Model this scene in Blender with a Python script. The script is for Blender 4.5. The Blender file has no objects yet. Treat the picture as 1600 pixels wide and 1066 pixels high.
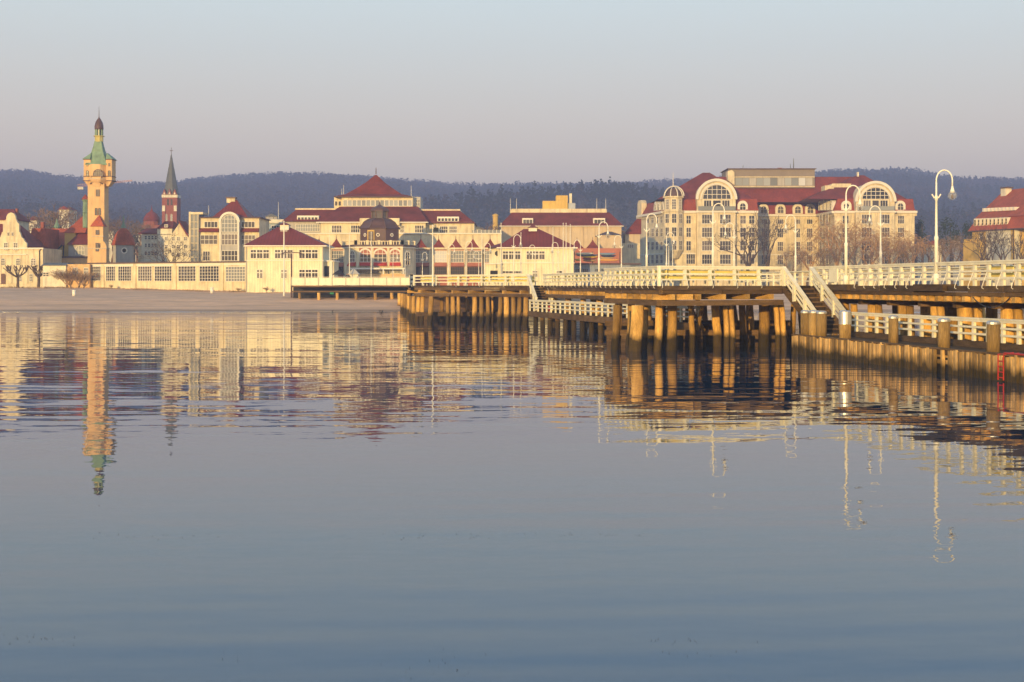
import bpy, math, random
import numpy as np
from mathutils import Vector, Matrix
random.seed(7)
S = bpy.context.scene
COL = S.collection
PI = math.pi
R = math.radians

# ---------------------------------------------------------------- camera, light, exposure
EYE, HOR, FPX = 3.5, 446.0, 2400.0      # eye height (m), horizon row and focal length of a 1600 px wide picture
cam = bpy.data.cameras.new('camera')
camo = bpy.data.objects.new('camera', cam)
COL.objects.link(camo)
camo.location = (0, 0, EYE)
camo.rotation_euler = (PI / 2, 0, 0)
cam.sensor_width = 36
cam.lens = 36 * FPX / 1600
cam.shift_y = -(533 - HOR) / 1600
cam.clip_start, cam.clip_end = 0.5, 6000
S.camera = camo

SUN_EL, SUN_AZ = 6.0, 198.0             # sun low behind the viewer's left shoulder (azimuth clockwise from +Y)
world = bpy.data.worlds.new('World')
S.world = world
world.use_nodes = True
wn, wl = world.node_tree.nodes, world.node_tree.links
bg = wn['Background']
sky = wn.new('ShaderNodeTexSky')
sky.sky_type = 'NISHITA'
sky.sun_disc = False
sky.sun_elevation = R(SUN_EL)
sky.sun_rotation = R(SUN_AZ)
sky.air_density, sky.dust_density, sky.ozone_density = 1.0, 1.0, 3.0
# morning air: the same tint all round the horizon, fading upwards
tc = wn.new('ShaderNodeTexCoord')
sx = wn.new('ShaderNodeSeparateXYZ')
wl.new(tc.outputs['Generated'], sx.inputs[0])
ramp = wn.new('ShaderNodeValToRGB')
SKY_TINT = [(0.0, (1.38, 1.02, 0.62)), (0.061, (1.36, 1.00, 0.62)), (0.098, (1.10, 0.88, 0.61)), (0.122, (0.96, 0.84, 0.64)), (0.151, (0.85, 0.83, 0.70)), (0.183, (0.79, 0.85, 0.77)), (0.28, (0.51, 0.74, 0.98)), (1.0, (0.16, 0.22, 0.31))]
cr = ramp.color_ramp
while len(cr.elements) < len(SKY_TINT):
    cr.elements.new(0.5)
for e, (p, c) in zip(cr.elements, SKY_TINT):
    e.position, e.color = p, (*c, 1)
wl.new(sx.outputs['Z'], ramp.inputs[0])
half = wn.new('ShaderNodeVectorMath')
half.operation = 'SCALE'
half.inputs['Scale'].default_value = 0.45
wl.new(sky.outputs[0], half.inputs[0])
air = wn.new('ShaderNodeVectorMath')
air.operation = 'SCALE'
air.inputs['Scale'].default_value = 1 / 0.13
wl.new(ramp.outputs[0], air.inputs[0])
both = wn.new('ShaderNodeVectorMath')
both.operation = 'ADD'
wl.new(half.outputs[0], both.inputs[0])
wl.new(air.outputs[0], both.inputs[1])
wl.new(both.outputs[0], bg.inputs['Color'])
bg.inputs['Strength'].default_value = 0.13

sl = bpy.data.lights.new('sun', 'SUN')
sl.energy = 5.0
sl.color = (1.0, 0.675, 0.25)
sl.angle = R(0.6)
so = bpy.data.objects.new('sun', sl)
COL.objects.link(so)
sdir = Vector((math.sin(R(SUN_AZ)) * math.cos(R(SUN_EL)), math.cos(R(SUN_AZ)) * math.cos(R(SUN_EL)), math.sin(R(SUN_EL))))
so.rotation_euler = (-sdir).to_track_quat('-Z', 'Y').to_euler()
so.location = (-80, -60, 60)
S.view_settings.view_transform = 'Standard'
S.view_settings.look = 'None'
S.view_settings.exposure = 0.04
S.view_settings.gamma = 1
S.view_settings.use_curve_mapping = False
S.cycles.use_denoising = True
S.cycles.max_bounces = 6
S.cycles.diffuse_bounces = 2
S.cycles.glossy_bounces = 3
S.cycles.transmission_bounces = 4
S.cycles.volume_bounces = 0

# ---------------------------------------------------------------- helpers
def kx(px): return (px - 800.0) / FPX
def wx(px, D): return kx(px) * D
def wz(py, D): return EYE - (py - HOR) / FPX * D

def tag(o, label=None, cat=None, group=None, kind=None):
    if label: o['label'] = label
    if cat: o['category'] = cat
    if group: o['group'] = group
    if kind: o['kind'] = kind
    return o

def root(name, label, cat, loc, group=None):
    o = bpy.data.objects.new(name, None)
    o.empty_display_size = 0.5
    o.location = loc
    COL.objects.link(o)
    return tag(o, label, cat, group)

def link(name, me, parent=None, loc=(0, 0, 0), rz=0.0):
    o = bpy.data.objects.new(name, me)
    o.location = loc
    o.rotation_euler = (0, 0, rz)
    o.parent = parent
    COL.objects.link(o)
    return o

class Frame:
    """u runs along a face from left to right, v goes into the building, z is up."""
    def __init__(s, ax, ay, yaw=0.0):
        s.ax, s.ay, s.yaw = ax, ay, yaw
        s.c, s.s = math.cos(yaw), math.sin(yaw)
    def p(s, u, v, z): return (s.ax + u * s.c - v * s.s, s.ay + u * s.s + v * s.c, z)
    def U(s, px, v=0.0):
        k = kx(px)
        return (k * (s.ay + v * s.c) - s.ax + v * s.s) / (s.c - k * s.s)
    def D(s, u, v=0.0): return s.ay + u * s.s + v * s.c

IDF = Frame(0, 0)

class MB:
    def __init__(s, fr=IDF): s.fr, s.v, s.f = fr, [], []
    def add(s, vs, fs):
        n = len(s.v)
        s.v += [s.fr.p(*p) for p in vs]
        s.f += [tuple(i + n for i in f) for f in fs]
        return s
    def frust(s, u0, u1, v0, v1, z0, U0, U1, V0, V1, z1):
        return s.add([(u0, v0, z0), (u1, v0, z0), (u1, v1, z0), (u0, v1, z0), (U0, V0, z1), (U1, V0, z1), (U1, V1, z1), (U0, V1, z1)],
                     [(3, 2, 1, 0), (4, 5, 6, 7), (0, 1, 5, 4), (1, 2, 6, 5), (2, 3, 7, 6), (3, 0, 4, 7)])
    def box(s, u0, u1, v0, v1, z0, z1): return s.frust(u0, u1, v0, v1, z0, u0, u1, v0, v1, z1)
    def prism(s, poly, v0, v1):              # outline in (u, z), pushed along v
        n = len(poly)
        vs = [(u, v0, z) for u, z in poly] + [(u, v1, z) for u, z in poly]
        return s.add(vs, [tuple(range(n)), tuple(range(2 * n - 1, n - 1, -1))] + [((i + 1) % n, i, i + n, (i + 1) % n + n) for i in range(n)])
    def plan(s, poly, z0, z1):               # outline in (u, v), raised along z
        n = len(poly)
        vs = [(u, v, z0) for u, v in poly] + [(u, v, z1) for u, v in poly]
        return s.add(vs, [tuple(range(n - 1, -1, -1)), tuple(range(n, 2 * n))] + [(i, (i + 1) % n, (i + 1) % n + n, i + n) for i in range(n)])
    def lathe(s, prof, cu, cv, n=12, ph=0.0):
        vs, fs = [], []
        for r, z in prof:
            for i in range(n):
                a = ph + 2 * PI * i / n
                vs.append((cu + r * math.cos(a), cv + r * math.sin(a), z))
        for j in range(len(prof) - 1):
            for i in range(n):
                a, b = j * n + i, j * n + (i + 1) % n
                fs.append((a, b, b + n, a + n))
        fs.append(tuple(range(n - 1, -1, -1)))
        fs.append(tuple(range((len(prof) - 1) * n, len(prof) * n)))
        return s.add(vs, fs)
    def tube(s, pts, rs, n=6):
        pts = [Vector(p) for p in pts]
        if not isinstance(rs, (list, tuple)): rs = [rs] * len(pts)
        vs, fs = [], []
        for j, p in enumerate(pts):
            d = (pts[min(j + 1, len(pts) - 1)] - pts[max(j - 1, 0)]).normalized()
            a = Vector((0, 1, 0)) if abs(d.y) < 0.8 else Vector((1, 0, 0))
            e1 = d.cross(a).normalized()
            e2 = d.cross(e1)
            for i in range(n):
                t = 2 * PI * i / n
                q = p + (e1 * math.cos(t) + e2 * math.sin(t)) * rs[j]
                vs.append(tuple(q))
        for j in range(len(pts) - 1):
            for i in range(n):
                a, b = j * n + i, j * n + (i + 1) % n
                fs.append((a, b, b + n, a + n))
        fs.append(tuple(range(n - 1, -1, -1)))
        fs.append(tuple(range((len(pts) - 1) * n, len(pts) * n)))
        return s.add(vs, fs)
    def ring(s, cu, cz, r0, r1, v0, v1, a0=0.0, a1=PI, n=14, e=1.0):      # arch band in the (u, z) plane
        vs, fs = [], []
        for i in range(n + 1):
            a = a0 + (a1 - a0) * i / n
            for r in (r0, r1):
                for v in (v0, v1):
                    vs.append((cu + r * math.cos(a), v, cz + r * math.sin(a) * e))
        for i in range(n):
            b = 4 * i
            fs += [(b, b + 4, b + 6, b + 2), (b + 1, b + 3, b + 7, b + 5), (b, b + 1, b + 5, b + 4), (b + 2, b + 6, b + 7, b + 3)]
        m = 4 * n
        fs += [(0, 2, 3, 1), (m, m + 1, m + 3, m + 2)]
        return s.add(vs, fs)
    def mesh(s, name, off=(0, 0, 0), smooth=False):
        me = bpy.data.meshes.new(name)
        me.from_pydata([(x - off[0], y - off[1], z - off[2]) for x, y, z in s.v], [], s.f)
        me.update()
        if smooth: me.polygons.foreach_set('use_smooth', [True] * len(me.polygons))
        return me
    def build(s, name, mat, parent=None, smooth=False, origin=None):
        off = world_loc(parent) if parent else (origin or (0, 0, 0))
        me = s.mesh(name, off, smooth)
        me.materials.append(mat)
        return link(name, me, parent, (0, 0, 0) if parent else off)

def world_loc(o):
    x, y, z = 0.0, 0.0, 0.0
    while o is not None:
        x += o.location.x; y += o.location.y; z += o.location.z
        o = o.parent
    return (x, y, z)

def arch_poly(u0, u1, z0, zs, n=12, e=1.0):
    r, c = (u1 - u0) / 2, (u0 + u1) / 2
    return [(u0, z0), (u1, z0)] + [(c + r * math.cos(PI * i / n), zs + r * e * math.sin(PI * i / n)) for i in range(n + 1)]

# ---------------------------------------------------------------- materials
def mat(name, col, rough=0.8, var=0.12, scale=0.6, fine=0.08, spec=0.3, stretch=(1, 1, 1), bump=0.0, courses=None, perobj=0.0, metal=0.0, dirt=0.0):
    m = bpy.data.materials.new(name)
    m.use_nodes = True
    N, L = m.node_tree.nodes, m.node_tree.links
    b = N['Principled BSDF']
    b.inputs['Roughness'].default_value = rough
    b.inputs['Specular IOR Level'].default_value = spec
    b.inputs['Metallic'].default_value = metal
    g = N.new('ShaderNodeNewGeometry')
    mp = N.new('ShaderNodeMapping')
    mp.inputs['Scale'].default_value = stretch
    L.new(g.outputs['Position'], mp.inputs[0])
    n1 = N.new('ShaderNodeTexNoise')
    n1.inputs['Scale'].default_value = scale
    n1.inputs['Detail'].default_value = 5
    L.new(mp.outputs[0], n1.inputs['Vector'])
    n2 = N.new('ShaderNodeTexNoise')
    n2.inputs['Scale'].default_value = scale * 9
    n2.inputs['Detail'].default_value = 3
    L.new(mp.outputs[0], n2.inputs['Vector'])
    def madd(src, k):
        q = N.new('ShaderNodeMath')
        q.operation = 'MULTIPLY_ADD'
        L.new(src, q.inputs[0])
        q.inputs[1].default_value = 2 * k
        q.inputs[2].default_value = 1 - k
        return q.outputs[0]
    def times(a, c):
        q = N.new('ShaderNodeMath')
        q.operation = 'MULTIPLY'
        L.new(a, q.inputs[0]); L.new(c, q.inputs[1])
        return q.outputs[0]
    f = times(madd(n1.outputs[0], var * 2), madd(n2.outputs[0], fine * 2))
    if perobj:
        oi = N.new('ShaderNodeObjectInfo')
        f = times(f, madd(oi.outputs['Random'], perobj))
    if courses:                                # tile or board courses: (axis, size in m, darkness of the joint)
        ax, size, dk = courses
        sp = N.new('ShaderNodeSeparateXYZ')
        L.new(g.outputs['Position'], sp.inputs[0])
        a = N.new('ShaderNodeMath'); a.operation = 'MULTIPLY'; a.inputs[1].default_value = 1 / size
        L.new(sp.outputs[ax], a.inputs[0])
        fr = N.new('ShaderNodeMath'); fr.operation = 'FRACT'
        L.new(a.outputs[0], fr.inputs[0])
        gt = N.new('ShaderNodeMath'); gt.operation = 'LESS_THAN'; gt.inputs[1].default_value = 0.22
        L.new(fr.outputs[0], gt.inputs[0])
        q = N.new('ShaderNodeMath'); q.operation = 'MULTIPLY_ADD'; q.inputs[1].default_value = -dk; q.inputs[2].default_value = 1
        L.new(gt.outputs[0], q.inputs[0])
        f = times(f, q.outputs[0])
    sc = N.new('ShaderNodeVectorMath')
    sc.operation = 'SCALE'
    sc.inputs[0].default_value = col
    L.new(f, sc.inputs['Scale'])
    out = sc.outputs[0]
    if dirt:                                   # rain streaks and grime in patches of their own
        mp2 = N.new('ShaderNodeMapping')
        mp2.inputs['Scale'].default_value = (1.3, 1.3, 0.18)
        L.new(g.outputs['Position'], mp2.inputs[0])
        n3 = N.new('ShaderNodeTexNoise')
        n3.inputs['Scale'].default_value = 1.6
        n3.inputs['Detail'].default_value = 6
        L.new(mp2.outputs[0], n3.inputs['Vector'])
        mr = N.new('ShaderNodeMapRange')
        mr.inputs['From Min'].default_value, mr.inputs['From Max'].default_value = 0.47, 0.75
        mr.inputs['To Max'].default_value = dirt
        L.new(n3.outputs[0], mr.inputs['Value'])
        mx = N.new('ShaderNodeMix')
        mx.data_type = 'RGBA'
        L.new(mr.outputs[0], mx.inputs['Factor'])
        L.new(out, mx.inputs['A'])
        mx.inputs['B'].default_value = (col[0] * 0.35, col[1] * 0.33, col[2] * 0.32, 1)
        out = mx.outputs['Result']
    L.new(out, b.inputs['Base Color'])
    if bump:
        bp = N.new('ShaderNodeBump')
        bp.inputs['Strength'].default_value = bump
        bp.inputs['Distance'].default_value = 0.03
        L.new(n2.outputs[0], bp.inputs['Height'])
        L.new(bp.outputs[0], b.inputs['Normal'])
    return m

def wood(name, col, algae=1.0, stretch=(3, 3, 0.35), perobj=0.3):
    """Weathered timber; below about a metre over the water the piles carry dark weed and wet rot."""
    m = mat(name, col, rough=0.85, var=0.42, scale=1.4, fine=0.38, stretch=stretch, bump=0.5, perobj=perobj, spec=0.2)
    if algae:
        N, L = m.node_tree.nodes, m.node_tree.links
        b = N['Principled BSDF']
        src = b.inputs['Base Color'].links[0].from_socket
        g = N.new('ShaderNodeNewGeometry')
        sp = N.new('ShaderNodeSeparateXYZ')
        L.new(g.outputs['Position'], sp.inputs[0])
        n = N.new('ShaderNodeTexNoise')
        n.inputs['Scale'].default_value = 1.1
        n.inputs['Detail'].default_value = 6
        L.new(g.outputs['Position'], n.inputs['Vector'])
        a = N.new('ShaderNodeMath'); a.operation = 'MULTIPLY_ADD'; a.inputs[1].default_value = 1.1
        L.new(n.outputs[0], a.inputs[0]); L.new(sp.outputs['Z'], a.inputs[2])
        mr = N.new('ShaderNodeMapRange')
        mr.inputs['From Min'].default_value, mr.inputs['From Max'].default_value = algae + 0.15, algae + 0.6
        mr.inputs['To Min'].default_value, mr.inputs['To Max'].default_value = 0.93, 0.0
        L.new(a.outputs[0], mr.inputs['Value'])
        mx = N.new('ShaderNodeMix')
        mx.data_type = 'RGBA'
        L.new(mr.outputs[0], mx.inputs['Factor'])
        L.new(src, mx.inputs['A'])
        mx.inputs['B'].default_value = (0.017, 0.015, 0.007, 1)
        L.new(mx.outputs['Result'], b.inputs['Base Color'])
    return m

def glass(name, col, rough=0.08, vary=0.6):
    m = bpy.data.materials.new(name)
    m.use_nodes = True
    N, L = m.node_tree.nodes, m.node_tree.links
    b = N['Principled BSDF']
    oi = N.new('ShaderNodeObjectInfo')
    cr_ = N.new('ShaderNodeValToRGB')          # dark rooms, half drawn blinds, pale curtains
    cr_.color_ramp.interpolation = 'CONSTANT'
    steps = [(0.0, 1 - vary), (0.35, 1.0), (0.6, 1 + vary), (0.78, 2.6), (0.9, 0.6)]
    while len(cr_.color_ramp.elements) < len(steps): cr_.color_ramp.elements.new(0.5)
    for e_, (p_, k_) in zip(cr_.color_ramp.elements, steps):
        e_.position, e_.color = p_, (*[min(0.6, c * k_) for c in col], 1)
    L.new(oi.outputs['Random'], cr_.inputs[0])
    L.new(cr_.outputs[0], b.inputs['Base Color'])
    b.inputs['Roughness'].default_value = rough
    b.inputs['Specular IOR Level'].default_value = 0.45
    return m

M = dict(
    cream=mat('cream_plaster', (0.74, 0.62, 0.40), var=0.2, fine=0.1, dirt=0.55),
    pale=mat('pale_plaster', (0.77, 0.70, 0.53), var=0.16, fine=0.08, dirt=0.5),
    boards=mat('cream_boards', (0.82, 0.735, 0.49), var=0.12, fine=0.08, courses=('X', 0.42, 0.16), dirt=0.4),
    peach=mat('peach_plaster', (0.72, 0.46, 0.21), var=0.12, fine=0.08, dirt=0.35),
    ochre=mat('ochre_plaster', (0.66, 0.43, 0.10), var=0.12, fine=0.08, dirt=0.3),
    sand_stone=mat('sand_plaster', (0.60, 0.47, 0.31), var=0.1, fine=0.07, dirt=0.35),
    grey=mat('grey_plaster', (0.46, 0.43, 0.38), var=0.1, fine=0.06, dirt=0.3),
    blue=mat('blue_grey_boards', (0.25, 0.29, 0.36), var=0.1, courses=('X', 0.5, 0.15)),
    tile=mat('red_roof_tile', (0.205, 0.038, 0.024), rough=0.8, var=0.34, scale=0.35, fine=0.28, courses=('Z', 0.28, 0.25)),
    tile2=mat('orange_roof_tile', (0.30, 0.058, 0.024), rough=0.8, var=0.3, scale=0.5, fine=0.25, courses=('Z', 0.28, 0.25)),
    tile3=mat('bright_orange_tile', (0.40, 0.085, 0.030), rough=0.8, var=0.3, scale=0.5, fine=0.28, courses=('Z', 0.28, 0.3)),
    metalroof=mat('red_metal_roof', (0.195, 0.034, 0.024), rough=0.55, var=0.18, fine=0.12, courses=('X', 0.55, 0.22)),
    copper=mat('green_copper', (0.20, 0.30, 0.19), rough=0.6, var=0.22, scale=1.2, fine=0.1, dirt=0.4),
    plum=mat('brown_copper', (0.105, 0.058, 0.052), rough=0.5, var=0.2, scale=1.0, fine=0.12),
    slate=mat('slate_roof', (0.125, 0.13, 0.125), rough=0.6, var=0.2, scale=0.8, fine=0.1, courses=('Z', 0.4, 0.15)),
    brick=mat('red_brick', (0.30, 0.095, 0.06), rough=0.9, var=0.15, scale=1.0, fine=0.2, courses=('Z', 0.3, 0.12)),
    dark=mat('dark_opening', (0.018, 0.017, 0.018), rough=0.8),  # near-black; also puts the shade behind piles and planks into colour
    trim=mat('white_trim', (0.78, 0.72, 0.60), var=0.05, fine=0.05),
    roofdark=mat('dark_roof_edge', (0.12, 0.075, 0.065), var=0.1),
    awning=mat('red_awning', (0.48, 0.045, 0.025), rough=0.8, var=0.1),
    brickband=mat('salmon_band', (0.42, 0.15, 0.09), var=0.2),
    paint=mat('cream_paint', (0.80, 0.74, 0.56), rough=0.5, var=0.08, scale=2.0, fine=0.08, dirt=0.28, perobj=0.06),
    yellow=mat('yellow_paint', (0.86, 0.66, 0.18), rough=0.55, var=0.08, scale=2.0, fine=0.08, perobj=0.08, dirt=0.15),
    white=mat('white_enamel', (0.80, 0.76, 0.66), rough=0.35, var=0.04, scale=3.0, fine=0.04),
    pile=wood('pile_timber', (0.43, 0.25, 0.07), perobj=0.55),
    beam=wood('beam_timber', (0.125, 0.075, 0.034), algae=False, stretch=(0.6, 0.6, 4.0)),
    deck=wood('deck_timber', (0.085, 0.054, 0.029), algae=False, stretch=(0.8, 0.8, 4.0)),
    plank=wood('plank_timber', (0.46, 0.29, 0.115), algae=0.62, perobj=0.6),
    joist=wood('joist_timber', (0.42, 0.245, 0.07), algae=False, stretch=(1, 1, 3.0)),
    steel=mat('galvanised_steel', (0.62, 0.60, 0.56), rough=0.4, metal=0.8, var=0.1, scale=2),
    gapshade=wood('gap_shade_timber', (0.032, 0.021, 0.012), algae=False),  # dark tone stands in for the shade between the stair treads
    bollard=wood('bollard_timber', (0.30, 0.19, 0.068), algae=False),
    penthouse=mat('brown_grey_cladding', (0.26, 0.21, 0.16), var=0.1),
    red=mat('red_paint', (0.45, 0.03, 0.02), rough=0.45, var=0.15, scale=3),
    rubber=mat('black_rubber', (0.03, 0.032, 0.04), rough=0.8),
    bark=mat('grey_bark', (0.105, 0.075, 0.058), rough=0.95, var=0.3, scale=3, fine=0.2),
    twig=mat('brown_twigs', (0.23, 0.145, 0.085), rough=0.95, var=0.3, scale=1, fine=0.2),
    willow=mat('golden_twigs', (0.42, 0.245, 0.11), rough=0.95, var=0.3, scale=1, fine=0.2),
    pine=mat('pine_needles', (0.030, 0.050, 0.026), rough=0.95, var=0.4, scale=0.8, fine=0.3),
    scrub=mat('dry_scrub', (0.34, 0.22, 0.125), rough=0.95, var=0.3, scale=1, fine=0.2),
    cloth=mat('dark_clothes', (0.03, 0.03, 0.04), rough=0.9),
    skin=mat('skin', (0.45, 0.26, 0.17), rough=0.6),
    bird=mat('dark_feathers', (0.03, 0.028, 0.03), rough=0.8),
    pane=glass('window_glass', (0.065, 0.054, 0.047)),
    paneblue=glass('pale_glass', (0.30, 0.31, 0.30), vary=0.25),
    panedark=glass('dark_glass', (0.030, 0.028, 0.030)),
)

def lamp_glass():
    m = bpy.data.materials.new('lamp_glass')
    m.use_nodes = True
    N, L = m.node_tree.nodes, m.node_tree.links
    b = N['Principled BSDF']
    b.inputs['Base Color'].default_value = (0.5, 0.5, 0.5, 1)
    b.inputs['Roughness'].default_value = 0.05
    b.inputs['Alpha'].default_value = 0.24
    return m
M['globe'] = lamp_glass()

# ---------------------------------------------------------------- setting: water, beach, ground, hills
def water_material():
    m = bpy.data.materials.new('sea_water')
    m.use_nodes = True
    N, L = m.node_tree.nodes, m.node_tree.links
    b = N['Principled BSDF']
    b.inputs['Base Color'].default_value = (0.004, 0.040, 0.080, 1)
    b.inputs['Roughness'].default_value = 0.0
    b.inputs['IOR'].default_value = 1.333
    g = N.new('ShaderNodeNewGeometry')
    def field(sx, sy, amp, detail, off, warp=0.0):
        mp = N.new('ShaderNodeMapping')
        mp.inputs['Scale'].default_value = (sx, sy, 1)
        mp.inputs['Location'].default_value = (off, off * 0.7, off)
        mp.inputs['Rotation'].default_value = (0, 0, warp)
        L.new(g.outputs['Position'], mp.inputs[0])
        n = N.new('ShaderNodeTexNoise')
        n.inputs['Scale'].default_value = 1.0
        n.inputs['Detail'].default_value = detail
        L.new(mp.outputs[0], n.inputs['Vector'])
        s = N.new('ShaderNodeVectorMath'); s.operation = 'SUBTRACT'
        L.new(n.outputs['Color'], s.inputs[0])
        s.inputs[1].default_value = (0.5, 0.5, 0.5)
        k = N.new('ShaderNodeVectorMath'); k.operation = 'MULTIPLY'
        L.new(s.outputs[0], k.inputs[0])
        k.inputs[1].default_value = (amp[0], amp[1], 0)
        return k.outputs[0]
    def vadd(a, c):
        q = N.new('ShaderNodeVectorMath'); q.operation = 'ADD'
        L.new(a, q.inputs[0]); L.new(c, q.inputs[1])
        return q.outputs[0]
    def patch(sx, sy, lo, hi, tmin, tmax, off):
        mp = N.new('ShaderNodeMapping')
        mp.inputs['Scale'].default_value = (sx, sy, 1)
        mp.inputs['Location'].default_value = (off, off, off)
        L.new(g.outputs['Position'], mp.inputs[0])
        n = N.new('ShaderNodeTexNoise')
        n.inputs['Scale'].default_value = 1.0
        n.inputs['Detail'].default_value = 2
        L.new(mp.outputs[0], n.inputs['Vector'])
        mr = N.new('ShaderNodeMapRange')
        mr.interpolation_type = 'SMOOTHSTEP'
        mr.inputs['From Min'].default_value, mr.inputs['From Max'].default_value = lo, hi
        mr.inputs['To Min'].default_value, mr.inputs['To Max'].default_value = tmin, tmax
        L.new(n.outputs[0], mr.inputs['Value'])
        return mr.outputs[0]
    def scale(v, f):
        q = N.new('ShaderNodeVectorMath'); q.operation = 'SCALE'
        L.new(v, q.inputs[0]); L.new(f, q.inputs['Scale'])
        return q.outputs[0]
    swell = field(0.045, 0.16, (0.004, 0.018), 1, 3.1, 0.06)
    ripple = scale(field(0.22, 0.75, (0.024, 0.042), 2, 9.7, -0.05), patch(0.012, 0.03, 0.42, 0.62, 0.30, 1.0, 5.0))
    small = scale(field(1.0, 2.6, (0.030, 0.026), 1, 21.3, 0.1), patch(0.02, 0.06, 0.45, 0.65, 0.30, 1.0, 17.0))
    fine = scale(field(2.6, 6.5, (0.034, 0.020), 1, 41.3, -0.08), patch(0.03, 0.08, 0.4, 0.65, 0.4, 1.0, 27.0))
    roll = scale(field(0.03, 0.42, (0.0, 0.050), 2, 61.0, 0.03), patch(0.02, 0.10, 0.4, 0.65, 0.15, 1.0, 77.0))
    n = vadd(vadd(vadd(vadd(swell, ripple), small), fine), roll)
    def wave(lam, rot, dist, amp, off):
        mp = N.new('ShaderNodeMapping')
        mp.inputs['Rotation'].default_value = (0, 0, rot)
        mp.inputs['Location'].default_value = (off, off, 0)
        L.new(g.outputs['Position'], mp.inputs[0])
        wv = N.new('ShaderNodeTexWave')
        wv.wave_type, wv.bands_direction, wv.wave_profile = 'BANDS', 'Y', 'SIN'
        wv.inputs['Scale'].default_value = 0.314 / lam
        wv.inputs['Distortion'].default_value = dist
        wv.inputs['Detail'].default_value = 1.5
        wv.inputs['Detail Scale'].default_value = 0.35
        L.new(mp.outputs[0], wv.inputs[0])
        q = N.new('ShaderNodeMath'); q.operation = 'MULTIPLY_ADD'
        L.new(wv.outputs['Fac'], q.inputs[0])
        q.inputs[1].default_value = 2 * amp
        q.inputs[2].default_value = -amp
        c = N.new('ShaderNodeCombineXYZ')
        L.new(q.outputs[0], c.inputs['Y'])
        return c.outputs[0]
    p1 = patch(0.010, 0.022, 0.38, 0.60, 0.25, 1.0, 91.0)
    p2 = patch(0.014, 0.045, 0.40, 0.62, 0.15, 1.0, 131.0)
    spf = N.new('ShaderNodeSeparateXYZ')
    L.new(g.outputs['Position'], spf.inputs[0])
    mrf = N.new('ShaderNodeMapRange')          # longer swell rises towards the shallows
    mrf.inputs['From Min'].default_value, mrf.inputs['From Max'].default_value = 45.0, 120.0
    mrf.inputs['To Min'].default_value = 0.22
    L.new(spf.outputs['Y'], mrf.inputs['Value'])
    pm_ = N.new('ShaderNodeMath'); pm_.operation = 'MULTIPLY'
    L.new(p1, pm_.inputs[0]); L.new(mrf.outputs[0], pm_.inputs[1])
    p1f = pm_.outputs[0]
    n = vadd(n, scale(vadd(wave(7.0, 0.10, 3.0, 0.0038, 3.0), wave(3.1, -0.08, 4.0, 0.0055, 11.0)), p1f))
    n = vadd(n, scale(vadd(wave(1.5, 0.05, 5.0, 0.0065, 23.0), wave(0.8, -0.14, 5.0, 0.0040, 37.0)), p2))
    spy = N.new('ShaderNodeSeparateXYZ')       # small steep wavelets where the water runs up the sand
    L.new(g.outputs['Position'], spy.inputs[0])
    mrs = N.new('ShaderNodeMapRange')
    mrs.interpolation_type = 'SMOOTHSTEP'
    mrs.inputs['From Min'].default_value, mrs.inputs['From Max'].default_value = 178.0, 202.0
    L.new(spy.outputs['Y'], mrs.inputs['Value'])
    n = vadd(n, scale(field(0.05, 1.2, (0.01, 0.34), 2, 71.0, 0.02), mrs.outputs[0]))
    run = N.new('ShaderNodeMapRange')          # the last low wave leans up the beach
    run.interpolation_type = 'SMOOTHSTEP'
    run.inputs['From Min'].default_value, run.inputs['From Max'].default_value = 194.0, 202.0
    run.inputs['To Max'].default_value = -0.07
    L.new(spy.outputs['Y'], run.inputs['Value'])
    rc = N.new('ShaderNodeCombineXYZ')
    L.new(run.outputs[0], rc.inputs['Y'])
    n = vadd(n, rc.outputs[0])
    up = N.new('ShaderNodeVectorMath'); up.operation = 'ADD'
    L.new(n, up.inputs[0]); up.inputs[1].default_value = (0, 0, 1)
    nz = N.new('ShaderNodeVectorMath'); nz.operation = 'NORMALIZE'
    L.new(up.outputs[0], nz.inputs[0])
    L.new(nz.outputs[0], b.inputs['Normal'])
    return m

GZ = 3.1
w = MB().add([(-1600, -50, 0), (1600, -50, 0), (1600, 600, 0), (-1600, 600, 0)], [(0, 1, 2, 3)]).build('water', water_material())
tag(w, 'calm blue grey sea with soft ripples', kind='structure')

def sand_material():
    m = mat('beach_sand', (0.72, 0.455, 0.275), rough=0.95, var=0.22, scale=0.5, fine=0.2, stretch=(0.12, 1.0, 1.0), bump=0.3)
    N, L = m.node_tree.nodes, m.node_tree.links
    b = N['Principled BSDF']
    src = b.inputs['Base Color'].links[0].from_socket
    g = N.new('ShaderNodeNewGeometry')
    sp = N.new('ShaderNodeSeparateXYZ')
    L.new(g.outputs['Position'], sp.inputs[0])
    mr = N.new('ShaderNodeMapRange')           # wet sand along the water's edge
    mr.inputs['From Min'].default_value, mr.inputs['From Max'].default_value = 0.12, 0.34
    mr.inputs['To Min'].default_value, mr.inputs['To Max'].default_value = 0.6, 1.0
    L.new(sp.outputs['Z'], mr.inputs['Value'])
    q = N.new('ShaderNodeVectorMath'); q.operation = 'SCALE'
    L.new(src, q.inputs[0]); L.new(mr.outputs[0], q.inputs['Scale'])
    L.new(q.outputs[0], b.inputs['Base Color'])
    return m

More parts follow.
